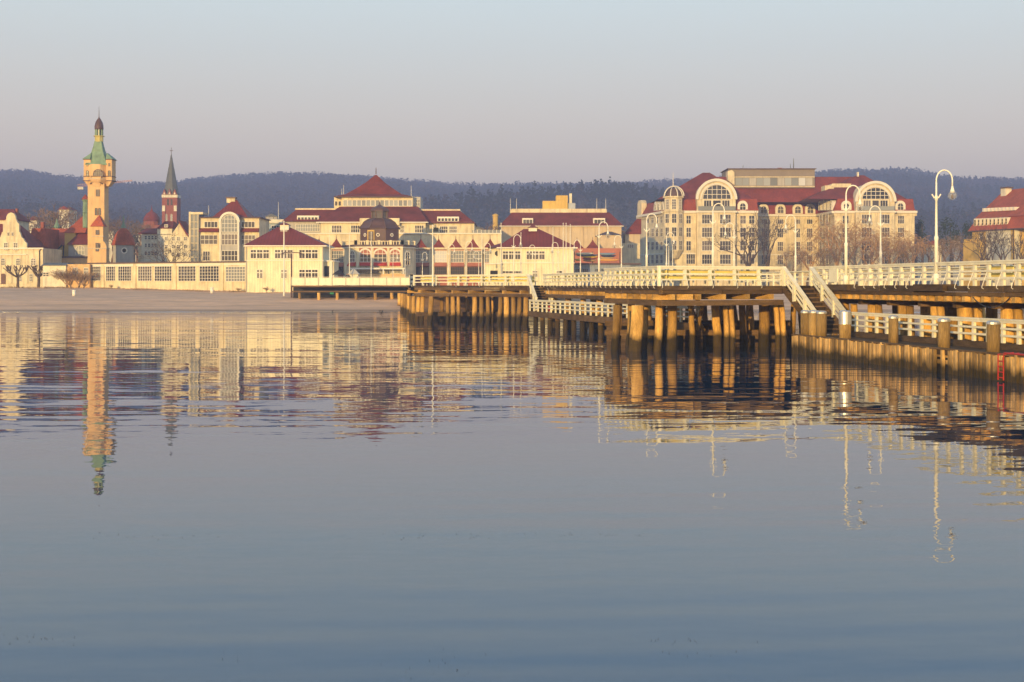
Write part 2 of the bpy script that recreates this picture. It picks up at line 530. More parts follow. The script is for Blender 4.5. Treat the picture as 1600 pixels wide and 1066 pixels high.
BEACH = [(199, -0.35), (203.5, 0.0), (207, 0.22), (212, 0.62), (222, 1.55), (235, 2.05), (250, 2.45), (256, 2.62), (266, 3.0), (275, 3.05)]
def beach_z(y): return float(np.interp(y, [a for a, _ in BEACH], [b for _, b in BEACH]))
def sheet(name, xs, ys, zf, m, label=None, kind='structure', smooth=True):
    X, Y = np.meshgrid(xs, ys)
    Z = zf(X, Y)
    nx, ny = len(xs), len(ys)
    vs = np.stack([X, Y, Z], -1).reshape(-1, 3)
    i = np.arange((ny - 1) * (nx - 1))
    a = (i // (nx - 1)) * nx + i % (nx - 1)
    fs = np.stack([a, a + 1, a + 1 + nx, a + nx], -1)
    me = bpy.data.meshes.new(name)
    me.from_pydata(vs.tolist(), [], fs.tolist())
    me.update()
    if smooth: me.polygons.foreach_set('use_smooth', [True] * len(me.polygons))
    me.materials.append(m)
    return tag(link(name, me), label, kind=kind)

rng = np.random.default_rng(5)
def bz(X, Y):
    z = np.interp(Y + 1.2 * np.sin(X * 0.05) + 0.5 * np.sin(X * 0.21 + 1), [a for a, _ in BEACH], [b for _, b in BEACH])
    return z + (0.05 * np.sin(X * 0.9 + Y * 0.7) + 0.04 * np.sin(X * 0.37 - Y * 1.1)) * np.clip(z, 0, 1)
sheet('beach', np.arange(-190, 190.1, 1.5), np.concatenate([np.arange(199, 214, 0.5), np.arange(214, 276, 1.0)]), bz, sand_material(), 'pale sand beach sloping down to the calm water')

FAR_P = [(-400, 285), (0, 271), (40, 271), (100, 280), (200, 288), (300, 283), (400, 276), (480, 274), (560, 276), (640, 284), (700, 290), (740, 291), (800, 290), (1000, 287), (1140, 281), (1280, 271), (1400, 267), (1450, 273), (1520, 282), (1560, 281), (1600, 283), (2000, 290)]
NEAR_P = [(-400, 305), (0, 306), (130, 312), (260, 330), (560, 325), (640, 309), (680, 298), (760, 293), (800, 287), (860, 285), (905, 279), (925, 276), (960, 278), (1000, 282), (1050, 289), (1200, 305), (1400, 322), (1500, 320), (1600, 312), (2000, 310)]
DF, DN = 2500.0, 1150.0
def hill_z(X, Y):
    px = X / np.maximum(Y, 1) * FPX + 800
    zf = EYE + (HOR - np.interp(px, *zip(*FAR_P))) / FPX * DF - 28
    zn = EYE + (HOR - np.interp(px, *zip(*NEAR_P))) / FPX * DN - 17
    t = np.clip((Y - 560) / (DF - 560), 0, 1)
    back = np.clip((Y - DF) / 600, 0, 1)
    base = 3.15 + (zf - 3.15) * (t * t * (3 - 2 * t)) * (1 - 0.7 * back)
    near = 3.15 + (zn - 3.15) * np.exp(-((Y - DN) / 210.0) ** 2)
    wob = (3 * np.sin(X * 0.021 + Y * 0.013) + 2 * np.sin(X * 0.05 - Y * 0.03)) * t
    return np.maximum(base + wob, near)
def land_z(X, Y):
    t = np.clip((Y - 276) / 300, 0, 1)
    return np.where(Y < 560, 3.05 + 0.15 * t, hill_z(X, Y))
soil = mat('winter_grass', (0.085, 0.070, 0.045), rough=1.0, var=0.3, scale=0.1, fine=0.2)
sheet('ground', np.arange(-420, 421, 20.0), np.arange(275, 561, 15.0), land_z, soil, 'flat town ground behind the beach')
sheet('hills', np.arange(-1500, 1501, 30.0), np.arange(560, 3201, 30.0), hill_z, soil, 'long wooded hills behind the town')

def forest(name, n, y0, y1, label, seed, pine_share, hh):
    rg = np.random.default_rng(seed)
    y = np.sqrt(rg.uniform(y0 ** 2, y1 ** 2, n))
    px = rg.uniform(-90, 1690, n)
    x = (px - 800) / FPX * y
    z = hill_z(x, y)
    h = rg.uniform(*hh, n) * (1 + (0.3 if pine_share > 0.4 else 0.0) * (rg.random(n) < 0.03))
    clump = np.sin(x * 0.013 + 1.3) + np.sin(y * 0.017 + x * 0.006) + rg.normal(0, 0.7, n)
    pine = clump > np.quantile(clump, 1 - pine_share)
    q = 26
    t = rg.random((n, q))                                            # height within the crown
    prof = np.where(pine[:, None], 0.32 * (1.02 - t), 0.34 * np.sqrt(np.clip(1 - (2 * t - 0.95) ** 2, 0.02, 1)))
    rad = h[:, None] * prof * rg.uniform(0.35, 1.0, (n, q))
    an = rg.uniform(0, 2 * PI, (n, q))
    c = np.stack([x[:, None] + rad * np.cos(an), y[:, None] + rad * np.sin(an), z[:, None] + h[:, None] * (0.18 + 0.82 * t)], -1).reshape(-1, 3)
    k = len(c)
    a = rg.normal(0, 1, (k, 3)); a /= np.linalg.norm(a, axis=1)[:, None]
    a[:, 2] *= 0.7
    b = np.cross(a, rg.normal(0, 1, (k, 3))); b /= np.linalg.norm(b, axis=1)[:, None]
    sz = np.repeat(h, q)[:, None] * rg.uniform(0.045, 0.105, (k, 1))
    V = np.stack([c - a * sz, c - b * sz * 0.7, c + a * sz, c + b * sz * 0.8], 1).reshape(-1, 3)
    me = bpy.data.meshes.new(name)
    me.vertices.add(4 * k); me.vertices.foreach_set('co', V.ravel())
    me.loops.add(4 * k); me.loops.foreach_set('vertex_index', np.arange(4 * k, dtype=np.int32))
    me.polygons.add(k); me.polygons.foreach_set('loop_start', np.arange(0, 4 * k, 4, dtype=np.int32))
    me.update(calc_edges=True)
    tone = rg.uniform(0.55, 1.45, n)
    base = np.where(pine[:, None], np.array([0.018, 0.028, 0.018]), np.array([0.055, 0.042, 0.036])) * tone[:, None]
    colr = np.ones((4 * k, 4), dtype=np.float32)
    colr[:, :3] = np.repeat(base, q * 4, axis=0) * np.repeat(rg.uniform(0.8, 1.2, (k, 1)), 4, axis=0)
    at = me.color_attributes.new('crown_tone', 'FLOAT_COLOR', 'POINT')
    at.data.foreach_set('color', colr.ravel())
    m = bpy.data.materials.get('forest_crowns')
    if m is None:
        m = bpy.data.materials.new('forest_crowns')
        m.use_nodes = True
        N, L = m.node_tree.nodes, m.node_tree.links
        vc = N.new('ShaderNodeVertexColor')
        vc.layer_name = 'crown_tone'
        L.new(vc.outputs[0], N['Principled BSDF'].inputs['Base Color'])
        N['Principled BSDF'].inputs['Roughness'].default_value = 1.0
        N['Principled BSDF'].inputs['Specular IOR Level'].default_value = 0.0
    me.materials.append(m)
    return tag(link(name, me), label, kind='stuff')
forest('forest', 18500, 1380, 2600, 'bare winter woods mixed with pines covering the far hills', 3, 0.3, (15, 20))
forest('forest', 11500, 640, 1380, 'darker nearer woods on the lower slopes', 4, 0.55, (9, 15))

HZ_D = 0.00056
hz = MB().box(-1700, 1700, -60, 3260, -1.5, 212).build('haze', M['dark'])
hz.data.materials.clear()
hm = bpy.data.materials.new('morning_haze')
hm.use_nodes = True
hm.node_tree.nodes.remove(hm.node_tree.nodes['Principled BSDF'])
pv = hm.node_tree.nodes.new('ShaderNodeVolumePrincipled')
pv.inputs['Color'].default_value = (0.49, 0.59, 1.0, 1)
pv.inputs['Density'].default_value = HZ_D
hm.node_tree.links.new(pv.outputs[0], hm.node_tree.nodes['Material Output'].inputs['Volume'])
hz.data.materials.append(hm)
tag(hz, 'pale blue morning haze in the air', kind='stuff')
# ---------------------------------------------------------------- building kit
WCACHE = {}
def window_meshes(w, h, cols, rows, arch, proud, fm, pm, bar):
    key = (round(w, 1), round(h, 1), cols, rows, arch, proud, fm.name, pm.name, bar)
    if key in WCACHE: return WCACHE[key]
    w, h = max(key[0], 0.3), max(key[1], 0.3)
    ft = min(0.09, w * 0.12)
    a, b = MB(), MB()
    e = min(1.0, (h - 0.2) / (w / 2)) if arch else 1.0
    zs = h - w / 2 * e if arch else h
    a.box(0, ft, -proud, 0.03, 0, zs)
    a.box(w - ft, w, -proud, 0.03, 0, zs)
    a.box(ft, w - ft, -proud * 1.5, 0.03, 0, ft)
    if arch: a.ring(w / 2, zs, w / 2 - ft, w / 2, -proud, 0.03, n=12, e=e)
    else: a.box(ft, w - ft, -proud, 0.03, h - ft, h)
    for i in range(1, cols):
        u = w * i / cols
        top = zs + (w / 2 * e * math.sqrt(max(0, 1 - ((u - w / 2) / (w / 2)) ** 2)) if arch else 0) - (0.02 if arch else ft)
        a.box(u - bar / 2, u + bar / 2, -proud * 0.8, 0.02, ft, top)
    for j in range(1, rows):
        z = h * j / rows
        if arch and z > zs:
            hw = w / 2 * math.sqrt(max(0, 1 - ((z - zs) / (w / 2 * e)) ** 2))
        else: hw = w / 2
        a.box(w / 2 - hw + 0.02, w / 2 + hw - 0.02, -proud * 0.7, 0.015, z - bar / 2, z + bar / 2)
    if arch: b.prism([(u, z) for u, z in arch_poly(0.03, w - 0.03, 0.03, zs, 12, e)], -0.025, 0.02)
    else: b.box(0.03, w - 0.03, -0.025, 0.02, 0.03, h - 0.03)
    r = (a.mesh('window'), b.mesh('pane'))
    r[0].materials.append(fm)
    r[1].materials.append(pm)
    WCACHE[key] = r
    return r

class Bd:
    """One building: an Empty at its foot and parts placed on faces that run from left to right."""
    def __init__(s, name, label, cat, px0, D, px1=None, D1=None, gz=GZ, group=None):
        x0 = wx(px0, D)
        yaw = 0.0
        if px1 is not None: yaw = math.atan2((D1 or D) - D, wx(px1, D1 or D) - x0)
        s.fr = Frame(x0, D, yaw)
        s.root = root(name, label, cat, (x0, D, gz), group)
        s.gz = gz
    def face(s, px0, D0, px1, D1):           # another face of the same building
        o = object.__new__(Bd)
        o.root, o.gz = s.root, s.gz
        o.fr = Frame(wx(px0, D0), D0, math.atan2(D1 - D0, wx(px1, D1) - wx(px0, D0)))
        return o
    def U(s, px, v=0.0): return s.fr.U(px, v)
    def Z(s, py, px=None, v=0.0):
        u = s.fr.U(px, v) if px is not None else 0.0
        return wz(py, s.fr.D(u, v))
    def mb(s): return MB(s.fr)
    def put(s, mb, name, m, smooth=False, parent=None): return mb.build(name, m, parent or s.root, smooth)
    def box(s, name, m, px0, px1, py0, py1, v0, v1, z=None, parent=None):
        c = (px0 + px1) / 2
        z0 = s.gz - 0.3 if py1 is None else s.Z(py1, c, v0)
        return s.put(s.mb().box(s.U(px0, v0), s.U(px1, v0), v0, v1, z0, s.Z(py0, c, v0)), name, m, parent=parent)
    def roof(s, name, m, px0, px1, pyE, qx0, qx1, pyR, v0, v1, V0=None, V1=None, over=0.4, thick=0.18, vr=None):
        V0 = (v0 + v1) / 2 if V0 is None else V0
        V1 = V0 if V1 is None else V1
        c = (px0 + px1) / 2
        zE, zR = s.Z(pyE, c, v0), s.Z(pyR, c, V0)
        a, b = s.U(px0, v0), s.U(px1, v0)
        q = s.mb().frust(a - over, b + over, v0 - over, v1 + over, zE, s.U(qx0, V0), s.U(qx1, V0), V0, V1 + 0.01, zR)
        q.box(a - over, b + over, v0 - over, v1 + over, zE - thick, zE - 0.003)
        return s.put(q, name, m)
    def win(s, px0, py0, px1, py1, cols=2, rows=2, arch=False, v=0.0, proud=0.10, fm=None, pm=None, bar=0.08, name='window', parent=None):
        fm, pm = fm or M['trim'], pm or M['pane']
        u0, u1 = s.U(px0, v), s.U(px1, v)
        c = (px0 + px1) / 2
        z0, z1 = s.Z(py1, c, v), s.Z(py0, c, v)
        fme, pme = window_meshes(u1 - u0, z1 - z0, cols, rows, arch, proud, fm, pm, bar)
        par = parent or s.root
        o0 = world_loc(par)
        x, y, z = s.fr.p(u0, v - 0.012, z0)
        f = link(name, fme, par, (x - o0[0], y - o0[1], z - o0[2]), s.fr.yaw)
        link('pane', pme, f)
        return f

def pyramid(b, name, m, px, pyT, pyB, hw, v, concave=0.0):
    u, z0, z1 = b.U(px, v), b.Z(pyB, px, v), b.Z(pyT, px, v)
    prof = [(hw * 1.414, z0 - 0.12), (hw * 1.414, z0)]
    for t in (0.25, 0.5, 0.75): prof.append((hw * 1.414 * ((1 - t) - concave * t * (1 - t)), z0 + (z1 - z0) * t))
    prof.append((0.02, z1))
    return b.put(b.mb().lathe(prof, u, v, 4, PI / 4), name, m)

def mast(b, name, px, pyT, pyB, v, r=0.06, m=None):
    u = b.U(px, v)
    z0, z1 = b.Z(pyB, px, v), b.Z(pyT, px, v)
    return b.put(b.mb().tube([(u, v, z0), (u, v, z1)], [r, r * 0.5], 5), name, m or M['white'])

# ---------------------------------------------------------------- 1 gabled house at the far left
b = Bd('gabled_house', 'cream house with a curved baroque gable and a brown door', 'house', -30, 285)
u = lambda px: b.U(px)
z = lambda py: b.Z(py)
b.box('wall', M['cream'], -30, 67, 388, None, 0, 12)
half = [(42, 388), (42, 380), (39, 377.5), (37, 373), (34, 371), (31.5, 363), (30, 362), (30, 350), (28, 348.5), (25, 342), (24.5, 338), (22, 334), (17.5, 332)]
out = [(u(p), z(q)) for p, q in half] + [(u(35 - p), z(q)) for p, q in reversed(half[:-1])]
b.put(b.mb().prism(out[::-1], -0.15, 0.6), 'gable', M['cream'])
b.roof('roof', M['tile'], -30, 45, 385, -20, 30, 350, 0.8, 12, over=0.2)
b.put(b.mb().box(u(-30), u(67) + 0.15, -0.3, 0.05, z(389.5), z(387.2)), 'cornice', M['trim'])
b.put(b.mb().box(u(-30), u(42), -0.28, -0.17, z(398.6), z(397)), 'string_course', M['trim'])
for p0, q0, p1, q1, c, r in [(6, 379, 13, 391, 2, 3), (21, 379, 28, 391, 2, 3), (11.5, 363, 15, 369, 1, 1), (18, 363, 21, 369, 1, 1)]:
    b.win(p0, q0, p1, q1, c, r, v=-0.15)
for p0, q0, p1, q1 in [(1.5, 403, 8.5, 415), (25, 403, 32, 415), (48, 403, 56, 415), (29, 428, 34, 440), (46, 428, 51, 440)]:
    b.win(p0, q0, p1, q1, 2, 3, arch=q0 < 420)
b.put(b.mb().prism(arch_poly(u(1), u(8.8), z(444), z(430), 8, 0.6), -0.12, 0.05), 'door', mat('brown_door', (0.10, 0.03, 0.022), rough=0.5))
b.put(b.mb().tube([(u(62), -0.12, z(443)), (u(62), -0.12, z(392)), (u(66), -0.2, z(388))], 0.09, 6), 'downpipe', M['dark'])
for px in (0, 17, 42): b.put(b.mb().box(u(px) - 0.22, u(px) + 0.22, -0.13, 0.02, z(443), z(398.7)), 'pilaster', M['cream'])

b = Bd('tiled_house', 'house with a steep plain red tile roof and a brick chimney behind the gabled house', 'house', 40, 296)
b.box('wall', M['cream'], 43, 71, 388, None, 0, 9)
b.put(b.mb().prism([(b.U(42), b.Z(391)), (b.U(71), b.Z(391)), (b.U(71), b.Z(357)), (b.U(51), b.Z(357))], -0.3, 9), 'roof', M['tile3'])
b.box('chimney', M['brick'], 63.5, 68, 347, 360, 3, 4.2)
for p in (47.5, 53.5): b.win(p, 380.5, p + 5, 384, 1, 1, v=-0.32)

b = Bd('old_red_house', 'dark red hipped roof peeping over the curved gable', 'house', -10, 330)
b.box('wall', M['cream'], -10, 24, 342, None, 0, 9)
b.roof('roof', M['tile'], -10, 25, 343, 0, 22, 327, 0, 9, over=0.3)
b.box('chimney', M['brick'], 24, 27, 326, 337, 4, 5)

b = Bd('parish_hall', 'yellow hall under steep orange red roofs with a green turret beside the lighthouse', 'hall', 68, 305)
b.box('wall', M['ochre'], 70, 115, 383, None, 0, 10)
b.put(b.mb().frust(b.U(68), b.U(106), -0.4, 10, b.Z(385), b.U(70), b.U(104), 4, 5, b.Z(356)), 'roof', M['tile3'])
b.box('gable_wall', M['ochre'], 101, 118, 363, None, -2, 9)
zz0, zz1 = b.Z(364, 110, -2), b.Z(329, 130, -2)
b.put(b.mb().frust(b.U(100.5, -2), b.U(134, -2), -2.5, 9, zz0, b.U(126, -2), b.U(133, -2), 3, 4, zz1), 'roof', M['tile3'])
b.box('annex_wall', M['grey'], 107, 140, 380, None, -4, 6)
b.put(b.mb().frust(b.U(105, -4), b.U(141, -4), -4.5, 6, b.Z(382.5, 120, -4), b.U(122, -4), b.U(140, -4), 1, 2, b.Z(353, 120, -4)), 'roof', M['tile'])
b.put(b.mb().lathe([(0.55, b.Z(356, 133, -1)), (0.55, b.Z(333, 133, -1)), (0.75, b.Z(332.6, 133, -1)), (0.55, b.Z(332, 133, -1)), (0.5, b.Z(315, 133, -1)), (0.7, b.Z(314, 133, -1)), (0.65, b.Z(312, 133, -1))], b.U(133.5, -1), -1, 8), 'turret', M['copper'])
b.put(b.mb().lathe([(0.85, b.Z(312, 133, -1)), (0.5, b.Z(308, 133, -1)), (0.05, b.Z(304, 133, -1))], b.U(133.5, -1), -1, 8), 'turret_cap', M['tile2'])
b.box('flat_roof', M['roofdark'], 67, 139, 400.5, 403, -6.5, -3.9)
b.box('lower_wall', M['peach'], 67.5, 138.5, 403, None, -6.3, -4.1)
b.win(118, 383, 132, 399, 3, 2, arch=True, v=-4.0, pm=M['paneblue'])
b.put(b.mb().tube([(b.U(81, -6), -6, b.Z(400, 81, -6)), (b.U(97, -6), -6, b.Z(383, 97, -6))], 0.16, 5).tube([(b.U(99, -6), -6, b.Z(400, 81, -6)), (b.U(99.5, -6), -6, b.Z(383, 97, -6))], 0.13, 5), 'roof_stair', M['dark'])

b = Bd('slender_turret', 'pale pointed green spire rising behind the red roofs', 'turret', 85, 330)
b.put(b.mb().lathe([(0.5, GZ), (0.5, b.Z(356)), (0.75, b.Z(355)), (0.3, b.Z(349)), (0.04, b.Z(341))], b.U(87.5), 0.6, 8), 'spire', M['copper'])

# ---------------------------------------------------------------- 2 lighthouse
b = Bd('lighthouse', 'tall slender peach lighthouse tower with a green copper roof', 'lighthouse', 137, 290)
w3 = b.U(163) - b.U(137)
b.box('wall', M['peach'], 137, 163, 287, None, 0, w3)
cu, cv = b.U(150), w3 / 2
zl = lambda py: b.Z(py, 150, cv)
hb = w3 / 2
def oct_(r): return r / math.cos(PI / 8)
b.put(b.mb().lathe([(oct_(hb * 1.0), zl(293)), (oct_(hb * 1.18), zl(287)), (oct_(hb * 1.42), zl(283)), (oct_(hb * 1.42), zl(281.5)), (oct_(hb * 1.38), zl(281.4)), (oct_(hb * 1.38), zl(258))], cu + 0.1, cv, 8, PI / 8), 'watch_room', M['peach'])
b.put(b.mb().lathe([(oct_(hb * 1.50), zl(281.3)), (oct_(hb * 1.50), zl(279.8))], cu + 0.1, cv, 8, PI / 8), 'balcony', M['sand_stone'])
b.put(b.mb().lathe([(oct_(hb * 1.48), zl(277.2)), (oct_(hb * 1.48), zl(276.2))], cu + 0.1, cv, 8, PI / 8), 'balcony_rail', M['roofdark'])
for k in range(8):
    a = PI / 8 + k * PI / 4
    r = oct_(hb * 1.46)
    b.put(b.mb().box(cu + 0.1 + r * math.cos(a) - 0.09, cu + 0.1 + r * math.cos(a) + 0.09, cv + r * math.sin(a) - 0.09, cv + r * math.sin(a) + 0.09, zl(279.9), zl(277)), 'baluster', M['peach'])
for s_ in (-1, 1):                              # side bays of the watch room under lean-to copper roofs
    ua, ub = (b.U(131.3, -0.1), b.U(142, -0.1)) if s_ < 0 else (b.U(166, -0.1), b.U(175.2, -0.1))
    ui, uo = (ub, ua) if s_ < 0 else (ua, ub)
    q = b.mb().box(ua, ub, -0.35, w3 * 0.8, zl(283.5), zl(250.5))
    q.frust(min(ui, ui + (uo - ui) * 0.35), max(ui, ui + (uo - ui) * 0.35), 0.1, w3 * 0.6, zl(292), ua, ub, -0.35, w3 * 0.8, zl(283.52))
    b.put(q, 'side_bay', M['peach'])
    uo2 = uo + 0.22 * s_
    b.put(b.mb().add([(ui, -0.6, zl(250)), (uo2, -0.6, zl(250)), (uo2, w3 * 0.9, zl(250)), (ui, w3 * 0.9, zl(250)), (ui, 0.2, zl(240)), (ui - 0.05 * s_, w3 * 0.6, zl(240))],
                     [(0, 1, 4) if s_ < 0 else (1, 0, 4), (1, 2, 5, 4), (2, 3, 5), (3, 0, 4, 5), (0, 3, 2, 1)]), 'side_bay_roof', M['copper'])
b.put(b.mb().lathe([(hb * 1.42 * 1.3, zl(258.8)), (hb * 1.42 * 1.28, zl(257.6)), (hb * 1.36, zl(247)), (hb * 0.98, zl(238)), (hb * 0.72, zl(228)), (hb * 0.58, zl(221))], cu + 0.1, cv, 4, PI / 4), 'roof', M['copper'], )
b.put(b.mb().lathe([(0.78, zl(222)), (0.80, zl(213.6)), (1.05, zl(213.4)), (1.05, zl(212.4))], cu + 0.15, cv, 8, PI / 8), 'lantern_base', mat('yellow_copper', (0.50, 0.42, 0.14), var=0.15))
lt = b.put(b.mb().lathe([(0.44, zl(212.5)), (0.44, zl(202.5))], cu + 0.15, cv, 8, PI / 8), 'lantern_room', M['pane'])
for k in range(8):
    a = PI / 8 + k * PI / 4
    b.put(b.mb().box(cu + 0.15 + 0.66 * math.cos(a) - 0.1, cu + 0.15 + 0.66 * math.cos(a) + 0.1, cv + 0.66 * math.sin(a) - 0.1, cv + 0.66 * math.sin(a) + 0.1, zl(212.5), zl(202.3)), 'lantern_post', M['copper'])
b.put(b.mb().lathe([(0.82, zl(202.6)), (0.86, zl(201.2)), (0.84, zl(197)), (0.70, zl(192)), (0.42, zl(187.5)), (0.14, zl(184.5)), (0.07, zl(182)), (0.05, zl(176)), (0.02, zl(166))], cu + 0.15, cv, 12), 'dome', M['plum'], smooth=True)
for q0, q1, ov in ((276.2, 277.3, 0.12), (283.0, 284.2, 0.16), (250.0, 251.0, 0.1)):
    b.put(b.mb().box(b.U(131.3, -0.1) - ov, b.U(142, -0.1), -0.35 - ov, w3 * 0.8, zl(q1), zl(q0)), 'string_course', M['roofdark'])
    b.put(b.mb().box(b.U(166, -0.1), b.U(175.2, -0.1) + ov, -0.35 - ov, w3 * 0.8, zl(q1), zl(q0)), 'string_course', M['roofdark'])
b.win(145.5, 264.5, 161, 276, 5, 3, arch=True, v=-(hb * 1.38 - hb) - 0.02, fm=M['roofdark'], pm=M['panedark'], bar=0.1)
for s_, px in ((-1, 136.5), (1, 170.5)):
    b.win(px - 1.8, 266, px + 2, 275.5, 1, 2, arch=True, v=-0.36, fm=M['roofdark'], pm=M['panedark'])
    b.win(px - 1, 255, px + 1.2, 260, 1, 1, v=-0.36, fm=M['roofdark'], pm=M['panedark'])
b.win(150, 296, 156, 307, 2, 3, fm=M['roofdark'], pm=M['panedark'])
b.win(148.3, 325, 152.2, 336.5, 1, 2, arch=True, fm=M['roofdark'], pm=M['panedark']); b.win(153.6, 325, 157.5, 336.5, 1, 2, arch=True, fm=M['roofdark'], pm=M['panedark'])
b.box('stair_bay', M['peach'], 143, 161, 353, None, -1.6, 0)
b.put(b.mb().frust(b.U(141, -1.6), b.U(163, -1.6), -1.9, 0.5, b.Z(354, 150, -1.6), b.U(151.5, -1.6), b.U(152.5, -1.6), -0.4, 0.2, b.Z(336.5, 150, -1.2)), 'bay_roof', M['tile3'])
b.box('base', M['peach'], 137.5, 166, 388, None, -2.2, 0)
b.put(b.mb().prism([(b.U(137.5, -2), b.Z(388, 150, -2)), (b.U(166, -2), b.Z(388, 150, -2)), (b.U(165, -2), b.Z(382, 150, -2)), (b.U(161.2, -2), b.Z(377, 150, -2)), (b.U(142.8, -2), b.Z(377, 150, -2)), (b.U(139, -2), b.Z(382, 150, -2))], -1.75, -0.1), 'scroll_shoulder', M['peach'])
b.win(149.5, 359.5, 155, 367, 1, 2, v=-1.6, fm=M['roofdark'], pm=M['panedark']); b.win(149.5, 379.5, 154.8, 393, 1, 3, v=-2.2, fm=M['roofdark'], pm=M['panedark'])
b.put(b.mb().box(b.U(142.6, -1.7), b.U(161.4, -1.7), -1.75, 0.1, b.Z(370.3, 150, -1.6), b.Z(368.8, 150, -1.6)), 'string_course', M['sand_stone'])
b.put(b.mb().box(b.U(137, -2.3), b.U(166.6, -2.3), -2.35, 0, b.Z(389.2, 150, -2.2), b.Z(387.6, 150, -2.2)), 'string_course', M['sand_stone'])
# the tower's head is square in plan at the corners too
b.put(b.mb().ring(cu + 0.1, zl(300), 1.72, 1.9, -0.35, 0.02, 0.28 * PI, 0.72 * PI, 12), 'corbel_arch', M['roofdark'])

b = Bd('dome_pavilion', 'grey round pavilion with a bell shaped red roof and green finial', 'pavilion', 176, 300)
cz = lambda py: b.Z(py, 193, 2.3)
cu = b.U(193, 2.3)
b.put(b.mb().lathe([(2.0, GZ - 0.2), (2.0, cz(382))], cu, 2.3, 8, PI / 8), 'wall', M['grey'])
b.put(b.mb().lathe([(2.35, cz(383.5)), (2.3, cz(382.5)), (2.0, cz(375)), (1.6, cz(367)), (1.1, cz(361)), (0.6, cz(357.5)), (0.35, cz(356))], cu, 2.3, 8, PI / 8), 'roof', M['tile3'])
b.put(b.mb().lathe([(0.5, cz(357.5)), (0.42, cz(354)), (0.2, cz(348)), (0.1, cz(343)), (0.16, cz(342)), (0.03, cz(336))], cu, 2.3, 8), 'finial', M['copper'])
b.put(b.mb().ring(b.U(193.5), b.Z(391.5), 0.4, 0.62, 0.28, 0.5, 0, 2 * PI, 16), 'round_window', M['trim'])
b.put(b.mb().prism([(b.U(193.5) + 0.42 * math.cos(t * PI / 6), b.Z(391.5) + 0.42 * math.sin(t * PI / 6)) for t in range(12)], 0.34, 0.5), 'pane', M['pane'])

# ---------------------------------------------------------------- 3 low glazed gallery on the beach
b = Bd('glazed_gallery', 'long low cream gallery of large gridded windows on the beach', 'gallery', 139, 270, 386, 251, gz=2.7)
L_ = b.U(385)
zt = lambda px: b.Z(411.5, px)
b.put(b.mb().box(0, L_, 0, 7, 2.2, zt(260)), 'wall', M['cream'])
b.put(b.mb().box(-0.3, L_ + 0.1, -0.35, 7.3, zt(260) + 0.003, zt(260) + 0.22), 'flat_roof', M['roofdark'])
b.put(b.mb().box(-0.05, L_, -0.12, -0.003, zt(260) - 0.45, zt(260) - 0.01), 'fascia', M['trim'])
for p0, p1, c in [(143, 158.5, 5), (166, 181, 5), (185, 206, 6), (216, 238, 6), (242, 269, 7), (279, 306.5, 6), (312, 343, 7), (353, 384, 7)]:
    yb = 439.3 + 1.0 * (p0 - 139) / 246
    b.win(p0, 416, p1, yb, c, 5, bar=0.065, proud=0.12, pm=M['pane'] if p0 < 350 else M['paneblue'])
for p in (161.5, 211.5, 274, 348):
    b.put(b.mb().box(b.U(p) - 0.3, b.U(p) + 0.3, -0.22, 0.02, 2.2, zt(260) - 0.01), 'pilaster', M['cream'])

b = Bd('garden_wall_lodge', 'low pale lodge with a slate roof and small window behind the shrubs', 'lodge', 67, 268, gz=2.7)
b.box('wall', M['pale'], 67, 103, 414, None, 0, 5)
b.box('side_wall', M['peach'], 103, 140, 413, None, 0.4, 5)
b.put(b.mb().frust(b.U(65), b.U(104), -0.4, 5, b.Z(415), b.U(67), b.U(104), 1.5, 5, b.Z(410.5)), 'roof', M['slate'])
b.win(67, 425, 77, 432.5, 2, 2); b.win(88, 427, 96, 434, 3, 1, pm=M['panedark'])
b.win(114, 418, 122, 438, 3, 4, v=0.4); b.win(131, 418, 138.3, 438, 3, 4, v=0.4)

# ---------------------------------------------------------------- 4 church, villa, sanatorium
b = Bd('church', 'red brick church tower with a tall pointed slate spire', 'church', 253, 480)
tw = b.U(277) - b.U(253)
b.box('tower_wall', M['brick'], 253, 277, 305, None, 0, tw)
cu, cv = tw / 2, tw / 2
zc = lambda py: b.Z(py, 265, cv)
b.put(b.mb().box(-0.08, tw + 0.08, -0.08, tw + 0.08, zc(309.5), zc(305.2)), 'white_band', M['pale'])
b.put(b.mb().lathe([(tw / 2 * 1.05, zc(305)), (tw / 2 * 0.92, zc(300)), (tw / 2 * 0.42, zc(265)), (tw / 2 * 0.36, zc(262)), (0.12, zc(241))], cu, cv, 8, PI / 8), 'spire', M['slate'])
b.put(b.mb().tube([(cu, cv, zc(242)), (cu, cv, zc(230))], [0.1, 0.05], 5).box(cu - 0.5, cu + 0.5, cv - 0.06, cv + 0.06, zc(236), zc(235.2)), 'cross', M['plum'])
for s_ in (0.12, 0.88):
    b.put(b.mb().box(tw * s_ - 0.5, tw * s_ + 0.5, -0.35, 0.1, zc(352), zc(331)), 'buttress', M['brick'])
    b.put(b.mb().box(tw * s_ - 0.45, tw * s_ + 0.45, -0.3, 0.1, zc(330.8), zc(322)), 'white_niche', M['pale'])
for s_ in (0.16, 0.5, 0.84):
    b.put(b.mb().prism([(tw * s_ - 0.65, zc(305)), (tw * s_ + 0.65, zc(305)), (tw * s_, zc(296))], -0.25, 0.8), 'gablet', M['brick'])
    b.put(b.mb().prism([(tw * s_ - 0.3, zc(304.5)), (tw * s_ + 0.3, zc(304.5)), (tw * s_, zc(300.5))], -0.32, -0.22), 'niche', M['pale'])
for p in (261, 266.5): b.win(p, 311, p + 3, 321, 1, 1, arch=True, fm=M['roofdark'], pm=M['panedark'])
for p in (258.5, 266.5): b.win(p, 334.5, p + 3, 345.5, 1, 1, arch=True, fm=M['pale'], pm=M['paneblue'])
